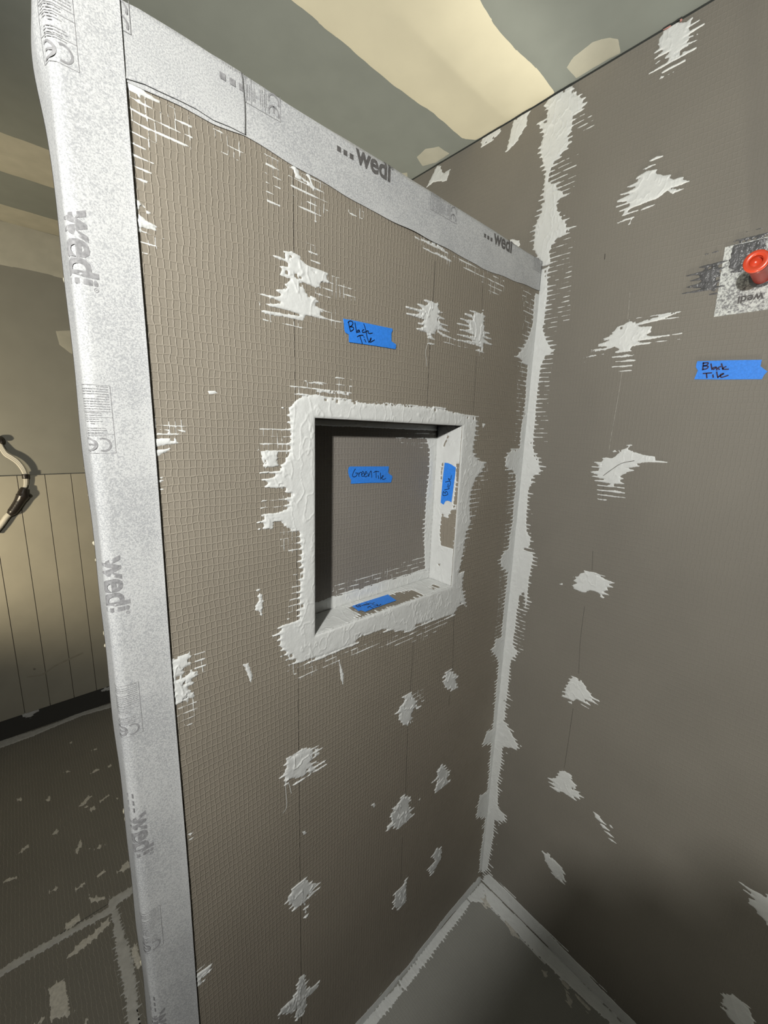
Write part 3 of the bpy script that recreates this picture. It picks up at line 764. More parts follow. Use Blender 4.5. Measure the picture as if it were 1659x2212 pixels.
smear(wall_p, 'P', [n_([(440, 345), (500, 380), (560, 500), (700, 600), (770, 780), (720, 640), (640, 590), (500, 530)]), n_([(650, 470), (700, 500), (760, 700), (740, 720), (700, 600)])], 'stringy white sealant drip under the top tape', streak=0.003, hole=0, res=0.0010)
smear(wall_p, 'P', [o_([(180, 195), (300, 250), (420, 280), (470, 310), (550, 380), (470, 350), (380, 320)]), o_([(330, 350), (420, 380), (520, 420), (580, 465), (450, 410)])], 'scraped white sealant under the top tape, left of the star-shaped smears', streak=0.006, hole=0.35, grid=[o_([(150, 190), (350, 230), (560, 380), (580, 540), (380, 440), (300, 350)])], res=0.0011)
smear(wall_p, 'P', [c4([(1095, 1285), (1260, 1278), (1268, 1310), (1180, 1335), (1105, 1352)]), c4([(1105, 1372), (1230, 1350), (1105, 1432)]), c4([(1120, 1216), (1230, 1222), (1215, 1250), (1205, 1230)]), c4([(1250, 1218), (1335, 1228), (1330, 1245)])],
      'white sealant flag at the end tape, level with the niche top', streak=0.003, hole=0.15, grid=[c4([(1120, 1150), (1340, 1150), (1340, 1260), (1120, 1260)])], res=0.0011)
smear(wall_p, 'P', [c4([(1128, 1580), (1160, 1575), (1190, 1590), (1140, 1605)]), c4([(1128, 1640), (1185, 1648), (1140, 1660)]), c4([(1130, 1710), (1150, 1715), (1135, 1722)])], 'small white sealant flecks at the end tape beside the niche', streak=0.003, hole=0, res=0.001)
D_ = lambda p: K(360, 1390, 11.644, p)
smear(wall_p, 'P', [D_([(90, 400), (290, 320), (420, 280), (590, 190), (590, 380), (590, 550), (440, 620), (420, 760), (500, 800), (610, 700), (740, 700), (740, 880), (640, 900), (620, 1040), (530, 1000), (600, 1230), (700, 1200), (690, 1380), (560, 1380), (540, 1480), (400, 1460), (230, 1560), (180, 1330)])],
      'thick white sealant patch against the end tape, level with the niche foot', streak=0.004, hole=0.45, grid=[D_([(200, 1400), (720, 1350), (780, 1600), (600, 2100), (280, 2000)]), D_([(700, 150), (960, 100), (950, 700), (700, 700)])], lump=0.0014, res=0.0010)
s_ = lambda p: K(400, 1400, 3.318, p)
smear(wall_p, 'P', [s_([(420, 120), (450, 112), (485, 200), (472, 245), (440, 170)])], 'short white streak left below the niche', streak=0.001, hole=0, res=0.001)
smear(wall_p, 'P', [s_([(1103, 88), (1137, 180), (1132, 265), (1113, 220)])], 'short white streak under the niche', streak=0.001, hole=0, res=0.001)
smear(wall_p, 'P', [q_([(60, 1450), (85, 1500), (90, 1560), (80, 1625), (60, 1600), (30, 1565), (62, 1540)])], 'small white cross-shaped dab left of the niche foot', streak=0.003, hole=0.2, res=0.001)
u_ = lambda p: K(840, 1430, 9.759, p); v_ = lambda p: K(590, 1580, 12.76, p); w_ = lambda p: K(820, 1630, 9.759, p); x_ = lambda p: K(600, 1870, 13.825, p); y_ = lambda p: K(590, 2080, 13.825, p)
g3 = lambda p: K(800, 1400, 4.022, p)
low = dict(streak=0.006, hole=0.12, lump=0.0022, thick=0.0024, res=0.0013)
smear(wall_p, 'P', [u_([(280, 740), (480, 630), (500, 700), (560, 800), (590, 840), (560, 900), (650, 930), (520, 990), (480, 1080), (470, 1150), (530, 1160), (440, 1240), (540, 1235), (380, 1340), (300, 1320), (260, 1270), (200, 1210), (220, 1110), (180, 1050), (230, 960), (310, 850), (350, 790)])], 'tall lumpy white dab on the guide line below the niche', grid=[u_([(520, 620), (720, 560), (760, 820), (560, 900)])], **low)
smear(wall_p, 'P', [u_([(1200, 220), (1300, 185), (1380, 240), (1450, 290), (1400, 350), (1440, 540), (1300, 610), (1320, 550), (1240, 580), (1170, 500), (1140, 420), (1200, 330), (1130, 330)])], 'small lumpy white dab below the right niche corner', **low)
smear(wall_p, 'P', [v_([(360, 730), (500, 700), (640, 620), (780, 500), (790, 400), (830, 490), (970, 450), (1060, 420), (1010, 510), (1320, 440), (1080, 590), (1360, 550), (1150, 700), (1010, 820), (1070, 860), (1380, 820), (1080, 930), (1200, 1040), (1460, 890), (1180, 1070), (1060, 1120), (1020, 1180), (940, 1110), (900, 1190), (640, 1390), (760, 1270), (540, 1300), (430, 1340), (350, 1440), (300, 1380), (320, 1180), (240, 1210), (300, 1140), (350, 1020), (310, 1000), (350, 900)])], 'large thumbed white dab on the board seam below the niche', **low)
line(wall_p, 'P', [s_([(715, 960), (722, 1040), (725, 1140), (700, 1180)]), s_([(740, 960), (760, 1040)])], 'thin drip under the large thumbed dab', 0.0012, 'seal')
smear(wall_p, 'P', [w_([(480, 880), (520, 870), (640, 890), (620, 1000), (620, 1160), (720, 1130), (640, 1220), (690, 1260), (600, 1360), (520, 1440), (400, 1550), (290, 1540), (300, 1450), (160, 1590), (150, 1550), (240, 1430), (240, 1300), (220, 1250), (310, 1180), (240, 1150), (340, 1080), (420, 980)])], 'white dab with a vertical ridge, lower half of the partition', **low)
smear(wall_p, 'P', [w_([(1320, 200), (1360, 260), (1410, 340), (1490, 350), (1440, 430), (1420, 510), (1460, 575), (1380, 640), (1280, 710), (1170, 810), (1160, 760), (1220, 540), (1150, 550), (1220, 440), (1200, 330), (1270, 270)])], 'narrow white dab near the corner, lower half of the partition', **low)
smear(wall_p, 'P', [x_([(430, 680), (700, 480), (800, 380), (900, 430), (970, 510), (1080, 530), (1260, 500), (1100, 620), (950, 800), (1220, 660), (1000, 850), (850, 980), (820, 1080), (850, 1330), (830, 1530), (800, 1250), (750, 1100), (530, 1300), (420, 1200), (270, 1130), (300, 960), (400, 800)])], 'tree-shaped white dab with a drip on the board seam', **low)
smear(wall_p, 'P', [y_([(720, 700), (770, 460), (960, 300), (940, 480), (985, 640), (1000, 780), (1220, 680), (1380, 540), (1300, 720), (1190, 860), (1080, 980), (990, 1030), (990, 1310), (800, 1600), (690, 1700), (650, 1550), (720, 1380), (560, 1500), (240, 1520), (170, 1640), (170, 1560), (220, 1380), (430, 1180), (690, 950)])], 'spiky white dab lowest on the board seam', **low)
smear(wall_p, 'P', [g3([(580, 1730), (620, 1750), (610, 1830), (570, 1900), (525, 1970), (505, 1920), (560, 1850), (540, 1800)])], 'slim white dab near the foot of the corner', **low)
smear(wall_p, 'P', [K(400, 1800, 2.765, [(1325, 260), (1320, 300), (1320, 400), (1270, 465), (1245, 430), (1255, 350), (1290, 330)])], 'slim white dab on the guide line near the floor', **low)
smear(wall_p, 'P', [A0([(1465, 1570), (1510, 1535), (1600, 1490), (1540, 1560), (1510, 1590), (1500, 1650), (1470, 1660)])], 'small white dab at the foot of the end tape', **low)
smear(wall_p, 'P', [A0([(1400, 525), (1450, 505), (1420, 540)]), A0([(1402, 570), (1448, 545), (1430, 565)])], 'two tiny white ticks beside the end tape', streak=0.002, hole=0, res=0.001)
for pp in (K(800, 1400, 4.022, [(10, 1360), (35, 1345), (48, 1362), (30, 1385)]), K(400, 1400, 3.318, [(840, 1320), (860, 1308), (870, 1325), (850, 1338)]), w_([(828, 960), (855, 905), (850, 960)]), q_([(1600, 300), (1625, 305), (1605, 335)]), K(0, 560, 3.318, [(1485, 945), (1540, 940), (1558, 958), (1500, 965)])):
    smear(wall_p, 'P', [pp], 'tiny white sealant fleck on the partition', streak=0.002, hole=0, res=0.0010, jag=0.0006)

# ================================================================== CORNER AND FOOT BANDS
h_ = lambda p: K(1100, 400, 7.375, p); i_ = lambda p: K(1060, 700, 7.375, p); j_ = lambda p: K(1040, 960, 7.375, p); k_ = lambda p: K(1030, 1220, 7.9, p); g_ = lambda p: K(1030, 170, 6.144, p)
rightB = (h_([(660, 1250), (610, 1400), (615, 1600), (610, 1800), (580, 2000), (560, 2212)]) + i_([(830, 60), (860, 150), (890, 260), (960, 380), (1030, 440), (880, 500), (840, 590), (800, 680), (780, 850), (760, 1000), (745, 1150), (725, 1350), (715, 1550), (690, 1750), (680, 1950), (700, 2050), (770, 2150)])
          + j_([(840, 180), (920, 230), (920, 350), (965, 430), (890, 480), (820, 520), (830, 600), (760, 700), (740, 850), (735, 1000), (720, 1200), (730, 1400), (790, 1480), (770, 1630), (690, 1660), (680, 1690), (820, 1720), (830, 1800), (800, 1950), (760, 2212)])
          + k_([(900, 200), (880, 400), (860, 640), (830, 760), (690, 760), (685, 850), (665, 1050), (640, 1200), (620, 1370), (700, 1500), (650, 1580), (590, 1640), (570, 1750), (545, 2000), (530, 2212)])
          + g3([(1205, 300), (1180, 500), (1170, 640), (1230, 740), (1280, 840), (1285, 880), (1150, 860), (1140, 1000), (1110, 1170), (1110, 1380), (1165, 1450), (1175, 1510), (1080, 1500), (1070, 1640), (1040, 1800), (1020, 1920), (985, 1950)]))
cornerline = [(1045, 1880), (1070, 1590), (1090, 1400), (1107, 1220), (1126, 1010), (1150, 760), (1165, 600)]
cornerR = [(x - 14, y) for x, y in cornerline]; cornerP = [(x + 14, y) for x, y in cornerline]
smear(wall_r, 'R', [rightB + cornerR], 'white sealant band up the corner, on the right wall side', streak=0.011, jag=0.0012, thick=0.0016, hole=0.06, name='sealant_band', clip=(0.0004, 1, 0.0, 2.2),
      bare=[k_([(720, 540), (800, 440), (830, 600), (820, 760), (700, 760)])], res=0.0014,
      grid=[h_([(620, 1180), (1000, 1180), (950, 2212), (560, 2212)]), i_([(800, 20), (1060, 20), (930, 1000), (900, 1900), (700, 1900), (720, 1200)]), k_([(620, 900), (830, 800), (790, 1480), (640, 1400)])])
seamR = (g_([(1080, 150), (1280, 80), (1300, 180), (1430, 280), (1400, 330), (1470, 330), (1360, 430), (1280, 500), (1270, 620), (1260, 700), (1200, 780), (1230, 850), (1200, 920), (1100, 1030), (1020, 1120), (970, 1250), (950, 1380), (1050, 1390), (1080, 1440), (1000, 1500)])
         + h_([(800, 60), (880, 150), (760, 270), (770, 400), (850, 540), (900, 580), (920, 660), (980, 720), (890, 780), (780, 830), (680, 960), (650, 1050), (660, 1250), (540, 1300), (440, 1130), (380, 1000), (390, 900), (400, 720), (440, 560), (510, 450), (530, 200), (545, 0)])
         + g_([(870, 1659), (890, 1400), (910, 1250), (880, 1150), (860, 1050), (840, 950), (850, 850), (890, 760), (870, 680), (820, 620), (830, 570), (920, 580), (930, 470), (940, 400), (890, 380), (930, 290), (1000, 200)]))
smear(wall_r, 'R', [seamR], 'wide white sealant patch over the seam above the partition', streak=0.010, jag=0.0016, thick=0.0020, hole=0.12, name='sealant_band', lump=0.0012, res=0.0015,
      grid=[g_([(1260, 420), (1560, 500), (1560, 720), (1260, 640)]), g_([(950, 1080), (1340, 1000), (1280, 1480), (940, 1600)]), h_([(620, 800), (1060, 780), (940, 1220), (640, 1200)])], clip=(-0.6, 0.6, 1.9, H - 0.006))
leftB = (h_([(420, 1690), (400, 1800), (385, 1950), (370, 2212)]) + i_([(655, 30), (620, 150), (540, 350), (400, 520), (480, 580), (580, 650), (580, 750), (560, 900), (555, 1100), (540, 1300), (520, 1450), (490, 1600), (470, 1750), (460, 1950), (440, 2000), (330, 2000), (210, 2150)])
         + j_([(380, 230), (380, 370), (480, 410), (540, 480), (540, 700), (510, 900), (500, 1100), (490, 1250), (450, 1450), (430, 1650), (350, 1720), (300, 1830), (310, 1950), (380, 2000), (410, 2150)])
         + k_([(510, 100), (510, 300), (490, 450), (470, 650), (450, 850), (430, 1050), (415, 1250), (320, 1250), (300, 1380), (230, 1450), (340, 1580), (370, 1700), (350, 1900), (320, 2212)])
         + g3([(1085, 430), (1060, 700), (1010, 730), (970, 840), (1050, 830), (1040, 950), (1025, 1150), (1010, 1250), (950, 1280), (930, 1400), (920, 1470), (1000, 1470), (985, 1600), (960, 1750), (945, 1930)]))
smear(wall_p, 'P', [leftB + cornerP], 'white sealant band up the corner, on the partition side', streak=0.011, jag=0.0012, thick=0.0016, hole=0.10, name='sealant_band', clip=(-0.4, -0.0004, 0.0, 1.975), res=0.0014,
      grid=[h_([(200, 1560), (440, 1700), (380, 2212), (240, 2212)]), i_([(520, 0), (650, 30), (560, 900), (480, 1600), (380, 1900), (430, 900)]), j_([(430, 430), (550, 480), (430, 1700), (350, 1700)]), k_([(400, 0), (510, 100), (420, 1250), (300, 1250), (350, 800)])])
smear(wall_r, 'R', [q5([(533, 190), (540, 165), (560, 160), (640, 235), (860, 460), (1000, 610), (1140, 752), (1240, 850), (1180, 850), (1085, 752), (750, 405)])], 'sealant band along the foot of the right wall', streak=0.010, jag=0.0015, thick=0.0012, hole=0.0, name='sealant_band', clip=(0.0004, 1, 0.0, 0.3), res=0.0016)
smear(wall_p, 'P', [q5([(540, 185), (520, 170), (505, 190), (400, 310), (240, 520), (30, 752), (-60, 850), (-30, 850), (60, 752), (200, 595), (400, 335)])], 'sealant band along the foot of the partition', streak=0.005, jag=0.0015, thick=0.0012, hole=0.0, name='sealant_band', clip=(-1, -0.0004, 0.0, 0.3), res=0.0016)

# ================================================================== SEALANT ON THE RIGHT WALL
c_ = lambda p: K(1400, 20, 10.369, p); d_ = lambda p: K(1310, 330, 8.295, p); e_ = lambda p: K(1250, 660, 7.213, p); f_ = lambda p: K(1250, 950, 8.295, p)
z_ = lambda p: K(1200, 1220, 11.85, p); A_ = lambda p: K(1180, 1440, 12.76, p); B_ = lambda p: K(1160, 1640, 7.626, p); C_ = lambda p: K(1540, 1890, 6.866, p)
up_ = dict(streak=0.003, hole=0.05, lump=0.0009, res=0.0013)
smear(wall_r, 'R', [c_([(340, 470), (450, 420), (560, 300), (640, 260), (720, 290), (850, 310), (980, 190), (960, 330), (1160, 240), (960, 370), (900, 420), (940, 490), (1240, 330), (960, 510), (930, 570), (820, 640), (1110, 545), (930, 630), (800, 760), (1110, 690), (900, 800), (780, 880), (600, 1000), (1040, 880), (840, 1000), (620, 1110), (500, 1180), (390, 1250), (480, 1080), (370, 1080), (110, 1250), (390, 1060), (480, 960), (150, 1100), (370, 900), (170, 960), (250, 870), (230, 770), (250, 660), (320, 560)]),
                    c_([(340, 1420), (480, 1310), (800, 1150), (560, 1290)]), c_([(250, 1570), (290, 1490), (400, 1490)]), c_([(40, 1430), (340, 1240), (360, 1280), (120, 1390)]), c_([(440, 1470), (700, 1330), (520, 1440)])], 'feathery white smear just under the ceiling', clip=(-0.5, 0.9, 2, H - 0.006), **up_)
obj('film_scrap', slab('R', np.minimum(on_plane('R', c_([(340, 440), (440, 330), (450, 400), (520, 310), (520, 390), (410, 450)])), [9, H - 0.004]), 0.0004, 0.002), 'pink', wall_r, 'scrap of pink film above the feathery smear')
obj('film_scrap', slab('R', np.minimum(on_plane('R', c_([(640, 240), (775, 150), (770, 240), (730, 300), (720, 220), (660, 270)])), [9, H - 0.004]), 0.0004, 0.002), 'pink', wall_r, 'scrap of pink film at the ceiling gap')
smear(wall_r, 'R', [d_([(510, 500), (560, 430), (720, 320), (880, 320), (900, 380), (1040, 400), (1160, 385), (1130, 450), (1230, 480), (1330, 455), (1480, 510), (1360, 570), (1130, 650), (1420, 635), (1180, 740), (1090, 680), (980, 770), (900, 820), (650, 910), (480, 970), (350, 1080), (560, 1030), (270, 1140), (340, 1020), (240, 1050), (400, 980), (420, 900), (190, 970), (430, 870), (180, 900), (320, 790), (480, 720), (280, 765), (470, 660), (530, 600), (380, 640), (530, 540), (600, 450)]),
                    d_([(800, 150), (890, 60), (970, 70), (860, 130)]), d_([(660, 340), (760, 230), (905, 200), (760, 270)]), d_([(200, 1270), (350, 1180), (485, 1155), (400, 1290), (440, 1180)]), d_([(610, 1040), (720, 970), (860, 930), (740, 990)])], 'ragged diamond-shaped white smear, upper right wall', **up_)
smear(wall_r, 'R', [e_([(600, 340), (700, 300), (790, 240), (890, 250), (880, 290), (1050, 220), (1290, 160), (1600, 95), (1330, 200), (900, 320), (1140, 330), (1120, 420), (1040, 465), (1190, 480), (1400, 470), (1100, 530), (900, 560), (1080, 590), (830, 640), (800, 690), (850, 710), (680, 730), (550, 745), (640, 690), (560, 640), (400, 700), (150, 730), (370, 670), (520, 640), (270, 640), (490, 530), (370, 555), (520, 440)]),
                    e_([(540, 815), (640, 800), (740, 755), (850, 785), (690, 810)]), e_([(670, 885), (780, 855), (860, 865), (700, 880)]), e_([(665, 960), (815, 940), (700, 962)]), e_([(60, 820), (200, 775), (385, 760), (200, 800)]), e_([(70, 885), (200, 855), (120, 882)])], 'winged white smear left of the blue tape on the right wall', grid=[e_([(520, 740), (860, 740), (830, 1060), (520, 1000)]), e_([(1150, 440), (1620, 380), (1560, 560), (1000, 620)]), e_([(900, 200), (1620, 80), (1540, 220), (1000, 290)])], **up_)
smear(wall_r, 'R', [f_([(490, 310), (570, 350), (690, 270), (760, 200), (925, 105), (880, 180), (1000, 215), (1190, 280), (1370, 310), (1380, 370), (1580, 400), (1250, 400), (1050, 430), (990, 460), (1070, 480), (860, 515), (970, 560), (830, 600), (750, 660), (800, 700), (740, 720), (800, 795), (640, 790), (640, 830), (810, 860), (500, 830), (570, 790), (480, 770), (300, 735), (460, 710), (360, 690), (220, 655), (350, 640), (180, 570), (350, 560), (370, 500), (250, 490), (370, 480), (300, 410), (400, 400)]),
                    f_([(520, 915), (660, 900), (815, 950), (660, 950)]), f_([(345, 905), (490, 910), (420, 925)]), f_([(340, 985), (500, 995), (830, 1035), (500, 1010)]), f_([(345, 1065), (490, 1078), (400, 1085)]), f_([(610, 200), (740, 200), (740, 222), (610, 222)])], 'bird-shaped white smear in the middle of the right wall', grid=[f_([(340, 800), (820, 850), (830, 1040), (340, 1080)])], **up_)
line(wall_r, 'R', [f_([(450, 640), (600, 530), (780, 420), (1000, 375)])], 'knife line across the bird-shaped smear', 0.0012, 'stain')
bpy.context.scene.collection.objects[-1].location.x = -0.0024
smear(wall_r, 'R', [z_([(430, 540), (470, 600), (640, 690), (690, 710), (900, 660), (1010, 670), (1130, 750), (1200, 860), (1240, 830), (1170, 760), (1370, 780), (1230, 690), (1340, 660), (1330, 580), (1460, 580), (1370, 500), (1500, 465), (1380, 420), (1200, 320), (1000, 215), (870, 190), (740, 160), (730, 200), (650, 220), (560, 310), (410, 310), (540, 340), (470, 410), (540, 470), (440, 520)]), z_([(110, 490), (160, 462), (210, 490), (440, 520), (400, 530), (250, 497)])], 'wing-shaped white smear below the middle of the right wall', **up_)
smear(wall_r, 'R', [A_([(720, 295), (830, 300), (880, 380), (960, 390), (1030, 460), (1110, 610), (1200, 730), (1300, 860), (1430, 940), (1240, 880), (1440, 1060), (1100, 920), (1220, 1080), (960, 960), (840, 900), (740, 955), (600, 890), (400, 810), (520, 790), (520, 720), (400, 690), (520, 680), (540, 560), (600, 480), (640, 380)]), A_([(610, 990), (700, 955), (705, 1035)]), A_([(955, 1020), (1185, 1165), (1000, 1070)])], 'triangular white smear on the right wall', **up_)
smear(wall_r, 'R', [B_([(370, 195), (440, 190), (530, 240), (580, 280), (560, 330), (650, 440), (620, 500), (720, 550), (660, 570), (770, 635), (690, 620), (700, 665), (600, 610), (650, 690), (540, 620), (430, 540), (340, 540), (200, 440), (300, 460), (400, 510), (170, 370), (280, 390), (180, 315), (290, 310), (340, 270)])], 'hand-sized white smear low on the right wall', **up_)
smear(wall_r, 'R', [B_([(935, 875), (1010, 925), (1132, 1075), (1050, 1042), (965, 965)]), B_([(1042, 1050), (1110, 1088), (1187, 1178), (1100, 1142), (1078, 1132)]), B_([(1105, 1175), (1180, 1208), (1268, 1295), (1205, 1272)]), B_([(1165, 1290), (1240, 1328), (1312, 1392), (1228, 1352)]), B_([(1186, 1075), (1222, 1086), (1258, 1142), (1208, 1122)])], 'broken slanting white scrape low on the right wall', streak=0.002, hole=0, res=0.0014, jag=0.0006)
smear(wall_r, 'R', [B_([(75, 1490), (130, 1545), (190, 1560), (280, 1650), (370, 1740), (440, 1840), (470, 1910), (430, 1890), (480, 2040), (410, 1980), (460, 2070), (300, 1950), (250, 1860), (180, 1750), (130, 1660), (120, 1590)])], 'slanting leaf-shaped white smear near the corner foot', **up_)
smear(wall_r, 'R', [C_([(440, 150), (550, 210), (680, 260), (790, 330), (817, 300), (950, 400), (950, 830), (817, 730), (700, 600), (600, 470), (550, 440), (520, 340), (620, 370), (470, 230), (600, 300)])], 'white smear cut by the right edge, in the shaded part', res=0.0018, streak=0.004, hole=0.05)
smear(wall_r, 'R', [C_([(140, 1730), (190, 1770), (290, 1770), (400, 1860), (530, 1970), (570, 2060), (615, 2212), (640, 2400), (430, 2350), (330, 2212), (220, 2100), (160, 1990), (190, 1960), (130, 1930), (150, 1830)])], 'lowest white smear in the shaded part of the right wall', res=0.0018, streak=0.004, hole=0.05)
smear(wall_r, 'R', [g_([(70, 760), (330, 610), (300, 730), (190, 830), (60, 910)])], 'white sealant tab under the cream ceiling band, left one', clip=(-0.6, 0.6, 2, H - 0.006), **up_)
smear(wall_r, 'R', [g_([(490, 540), (600, 440), (830, 330), (740, 400), (670, 490), (660, 620), (560, 780), (500, 880), (390, 965), (430, 810)])], 'white sealant tab under the cream ceiling band, right one', clip=(-0.6, 0.6, 2, H - 0.006), **up_)
smear(wall_r, 'R', [q3([(145, 832), (185, 750), (200, 722), (220, 770), (252, 752), (235, 802), (180, 805)])], 'small white sealant tab behind the partition', clip=(-0.6, 0.6, 2, H - 0.006), **up_)
smear(wall_r, 'R', [h_([(0, 900), (10, 878), (80, 858), (178, 920), (150, 975), (60, 960)])], 'small white dab peeping over the top tape', **up_)

# ================================================================== THE NICHE
niche = empty('shower_niche', ((NX0 + NX1) / 2, 0, NZ0), 'square recessed shower niche with white sealed edges in the partition', 'niche')
hang(obj('back_panel', boxes((NX0 - 0.012, NX1 + 0.012, ND, ND + 0.011, NZ0 - 0.012, NZ1 + 0.012)), 'boardN', None), niche)
hang(obj('side_panel', boxes((NX1, NX1 + 0.012, TB, ND, NZ0, NZ1)), 'boardNS', None, 'inner side panel on the right'), niche)
hang(obj('side_panel', boxes((NX0 - 0.012, NX0, TB, ND, NZ0, NZ1)), 'boardNS', None, 'inner side panel on the left, in shadow'), niche)
hang(obj('top_panel', boxes((NX0 - 0.012, NX1 + 0.012, TB, ND, NZ1, NZ1 + 0.012)), 'boardNS', None), niche)
hang(obj('sill_panel', boxes((NX0 - 0.012, NX1 + 0.012, TB, ND, NZ0 - 0.012, NZ0)), 'boardNS', None), niche)


def nsmear(pl, polys, label, **k):
    o = smear(None, pl, polys, label, **k)
    if o: hang(o, niche)
    return o


def uvpx(pl, uv):      # plane metres to a fake "pixel" list is not needed: smear takes pixels, so project
    w = to_world(pl, np.asarray(uv, float)); q = (w - CAM) @ CAM_R.T
    return [(CX + F_PX * a / c, CY + F_PX * b / c) for a, b, c in q]


nsmear('NB', [t_([(205, 440), (330, 430), (300, 900), (262, 1500), (235, 1930), (190, 1850), (180, 1550), (190, 1300), (205, 1050), (235, 800), (240, 560)])], 'white sealant strip up the back right corner of the niche', streak=0.006, hole=0.0, clip=(NX0, NX1, NZ0, NZ1), res=0.0012, name='sealant_band')
nsmear('NB', [uvpx('NB', [(NX0, NZ0 - 0.002), (NX0, NZ0 + 0.026)]) + E_([(460, 555), (720, 480), (900, 420), (1100, 370), (1250, 315), (1320, 360)]) + uvpx('NB', [(NX1, NZ0 - 0.002)])], 'white sealant strip along the foot of the niche back', streak=0.004, hole=0.0, clip=(NX0, NX1, NZ0, NZ1), res=0.0012, name='sealant_band',
       grid=[E_([(470, 450), (1000, 290), (1250, 200), (1260, 330), (460, 570)])])
nsmear('NB', [uvpx('NB', [(NX0, NZ1), (NX0, NZ1 - 0.012), (NX1, NZ1 - 0.014), (NX1, NZ1)])], 'shadowed sealant strip along the top of the niche back', streak=0.004, hole=0.0, clip=(NX0, NX1, NZ0, NZ1), res=0.0016, name='sealant_band', grid=[t_([(-150, 380), (320, 380), (260, 560), (-100, 480)])])
nsmear('NR', [uvpx('NR', [(-ND, NZ0), (0.001, NZ0), (0.001, NZ1), (-ND, NZ1)])], 'white sealant coat with bare scrapes on the niche side', streak=0.0, hole=0.0, clip=(-ND, 0.0, NZ0, NZ1), res=0.0011, bareS=0.004, name='sealant_coat',
       bare=[t_([(375, 1250), (430, 1300), (480, 1215), (545, 1205), (515, 1500), (500, 1640), (365, 1600), (350, 1480), (360, 1350)]), t_([(380, 690), (395, 690), (375, 800), (375, 900), (358, 910), (365, 780)]), t_([(530, 705), (565, 705), (560, 800), (545, 1150), (495, 1200), (510, 1050), (530, 900)]), t_([(440, 400), (450, 420), (400, 530), (390, 520)]), t_([(330, 1800), (360, 1800), (345, 1825)])])
nsmear('NS', [uvpx('NS', [(NX0, -0.001), (NX1, -0.001), (NX1, ND), (NX0, ND)])], 'white sealant coat with a bare scrape on the niche sill', streak=0.0, hole=0.0, clip=(NX0, NX1, 0.0, ND), res=0.0011, along='v', bareS=0.010, rowp=0.008, name='sealant_coat',
       bare=[E_([(585, 648), (650, 625), (950, 535), (1020, 512), (1090, 500), (1170, 490), (1245, 540), (960, 640), (700, 735), (640, 740), (690, 700)]), E_([(1285, 470), (1330, 440), (1390, 465), (1330, 500)])])

# ================================================================== PRINTED WHITE SEALING TAPES
def tape_sheet(to3, s0, s1, edge, t_far, ns, nt, lift):
    """sheet between a wavy edge t=edge(s) and t_far; to3(s, t, h) puts it in place; the loose edge lifts a little"""
    S = np.linspace(s0, s1, ns); vs_, fs = [], []
    for i, s in enumerate(S):
        te = edge(s)
        for j in range(nt + 1):
            f = j / nt; f = f ** 1.6 if nt > 12 else f
            t = te + (t_far - te) * f
            vs_.append((s, t, 0.0010 + lift(s) * math.exp(-(t - te) / 0.006 if t_far > te else -(te - t) / 0.006)))
    A = np.array(vs_); P = to3(A[:, 0], A[:, 1], A[:, 2])
    for i in range(ns - 1):
        for j in range(nt):
            a = i * (nt + 1) + j
            fs.append((a, a + 1, a + nt + 2, a + nt + 1))
    me = mesh(P, fs, True)
    bm = bmesh.new(); bm.from_mesh(me)
    bmesh.ops.recalc_face_normals(bm, faces=list(bm.faces))
    bmesh.ops.solidify(bm, geom=list(bm.faces), thickness=0.0006)
    bm.to_mesh(me); bm.free()
    me.polygons.foreach_set('use_smooth', [True] * len(me.polygons))
    return me


RB = 0.006     # rounding of the wrapped edge


def wrap_top(x, z, h):
    """front face, then over the top edge of the partition"""
    x, z, h = map(np.asarray, (x, z, h))
    RT = 0.0022
    zc = HP - RT; arc = RT * math.pi / 2
    d = z - zc
    a = np.clip(d / RT, 0, math.pi / 2)
    over = np.maximum(d - arc, 0)
    yy = np.where(d <= 0, -h, np.where(d < arc, RT - (RT + h) * np.cos(a), RT + over))
    zz = np.where(d <= 0, z, zc + np.where(d < arc, (RT + h) * np.sin(a), RT + h))
    return np.stack([x, yy, zz], 1)


def wrap_end(z, x, h):
    """front face, then round the free end; a = x on the face, running on past the bend"""
    z, x, h = map(np.asarray, (z, x, h))
    bul = 0.0055 * np.exp(-((z - 2.0) / 0.05) ** 2) + 0.0012 * np.sin(z * 23) * np.sin(z * 7.1)
    xc = XL + RB; arc = RB * math.pi / 2
    d = xc - x
    a = np.clip(d / RB, 0, math.pi / 2)
    over = np.maximum(d - arc, 0)
    xx = np.where(d <= 0, x, xc - np.where(d < arc, (RB + h) * np.sin(a), RB + h))
    yy = np.where(d <= 0, -h, np.where(d < arc, RB - (RB + h) * np.cos(a), RB + over))
    xx = xx - np.where(d > 0, bul * np.clip(over / 0.02, 0, 1), 0)
    return np.stack([xx, yy, z], 1)


low_x = [(-0.956, 1.9800), (-0.898, 1.9822), (-0.859, 1.9822), (-0.8195, 1.9868), (-0.789, 1.9849), (-0.738, 1.9814), (-0.671, 1.9782), (-0.594, 1.9737), (-0.478, 1.9739), (-0.334, 1.9732), (-0.265, 1.9695), (-0.19, 1.9742), (-0.0008, 1.9848)]
lx = np.array(low_x)
edge_long = lambda s: float(np.interp(s, lx[:, 0], lx[:, 1])) + 0.0008 * math.sin(s * 61)
first_low = np.array(on_plane('P', K(260, 160, 5.53, [(40, 62), (280, 135), (480, 230), (700, 330), (900, 430), (1100, 560), (1300, 640), (1440, 712)])))
edge_first = lambda s: float(np.interp(s, first_low[:, 0], first_low[:, 1]))

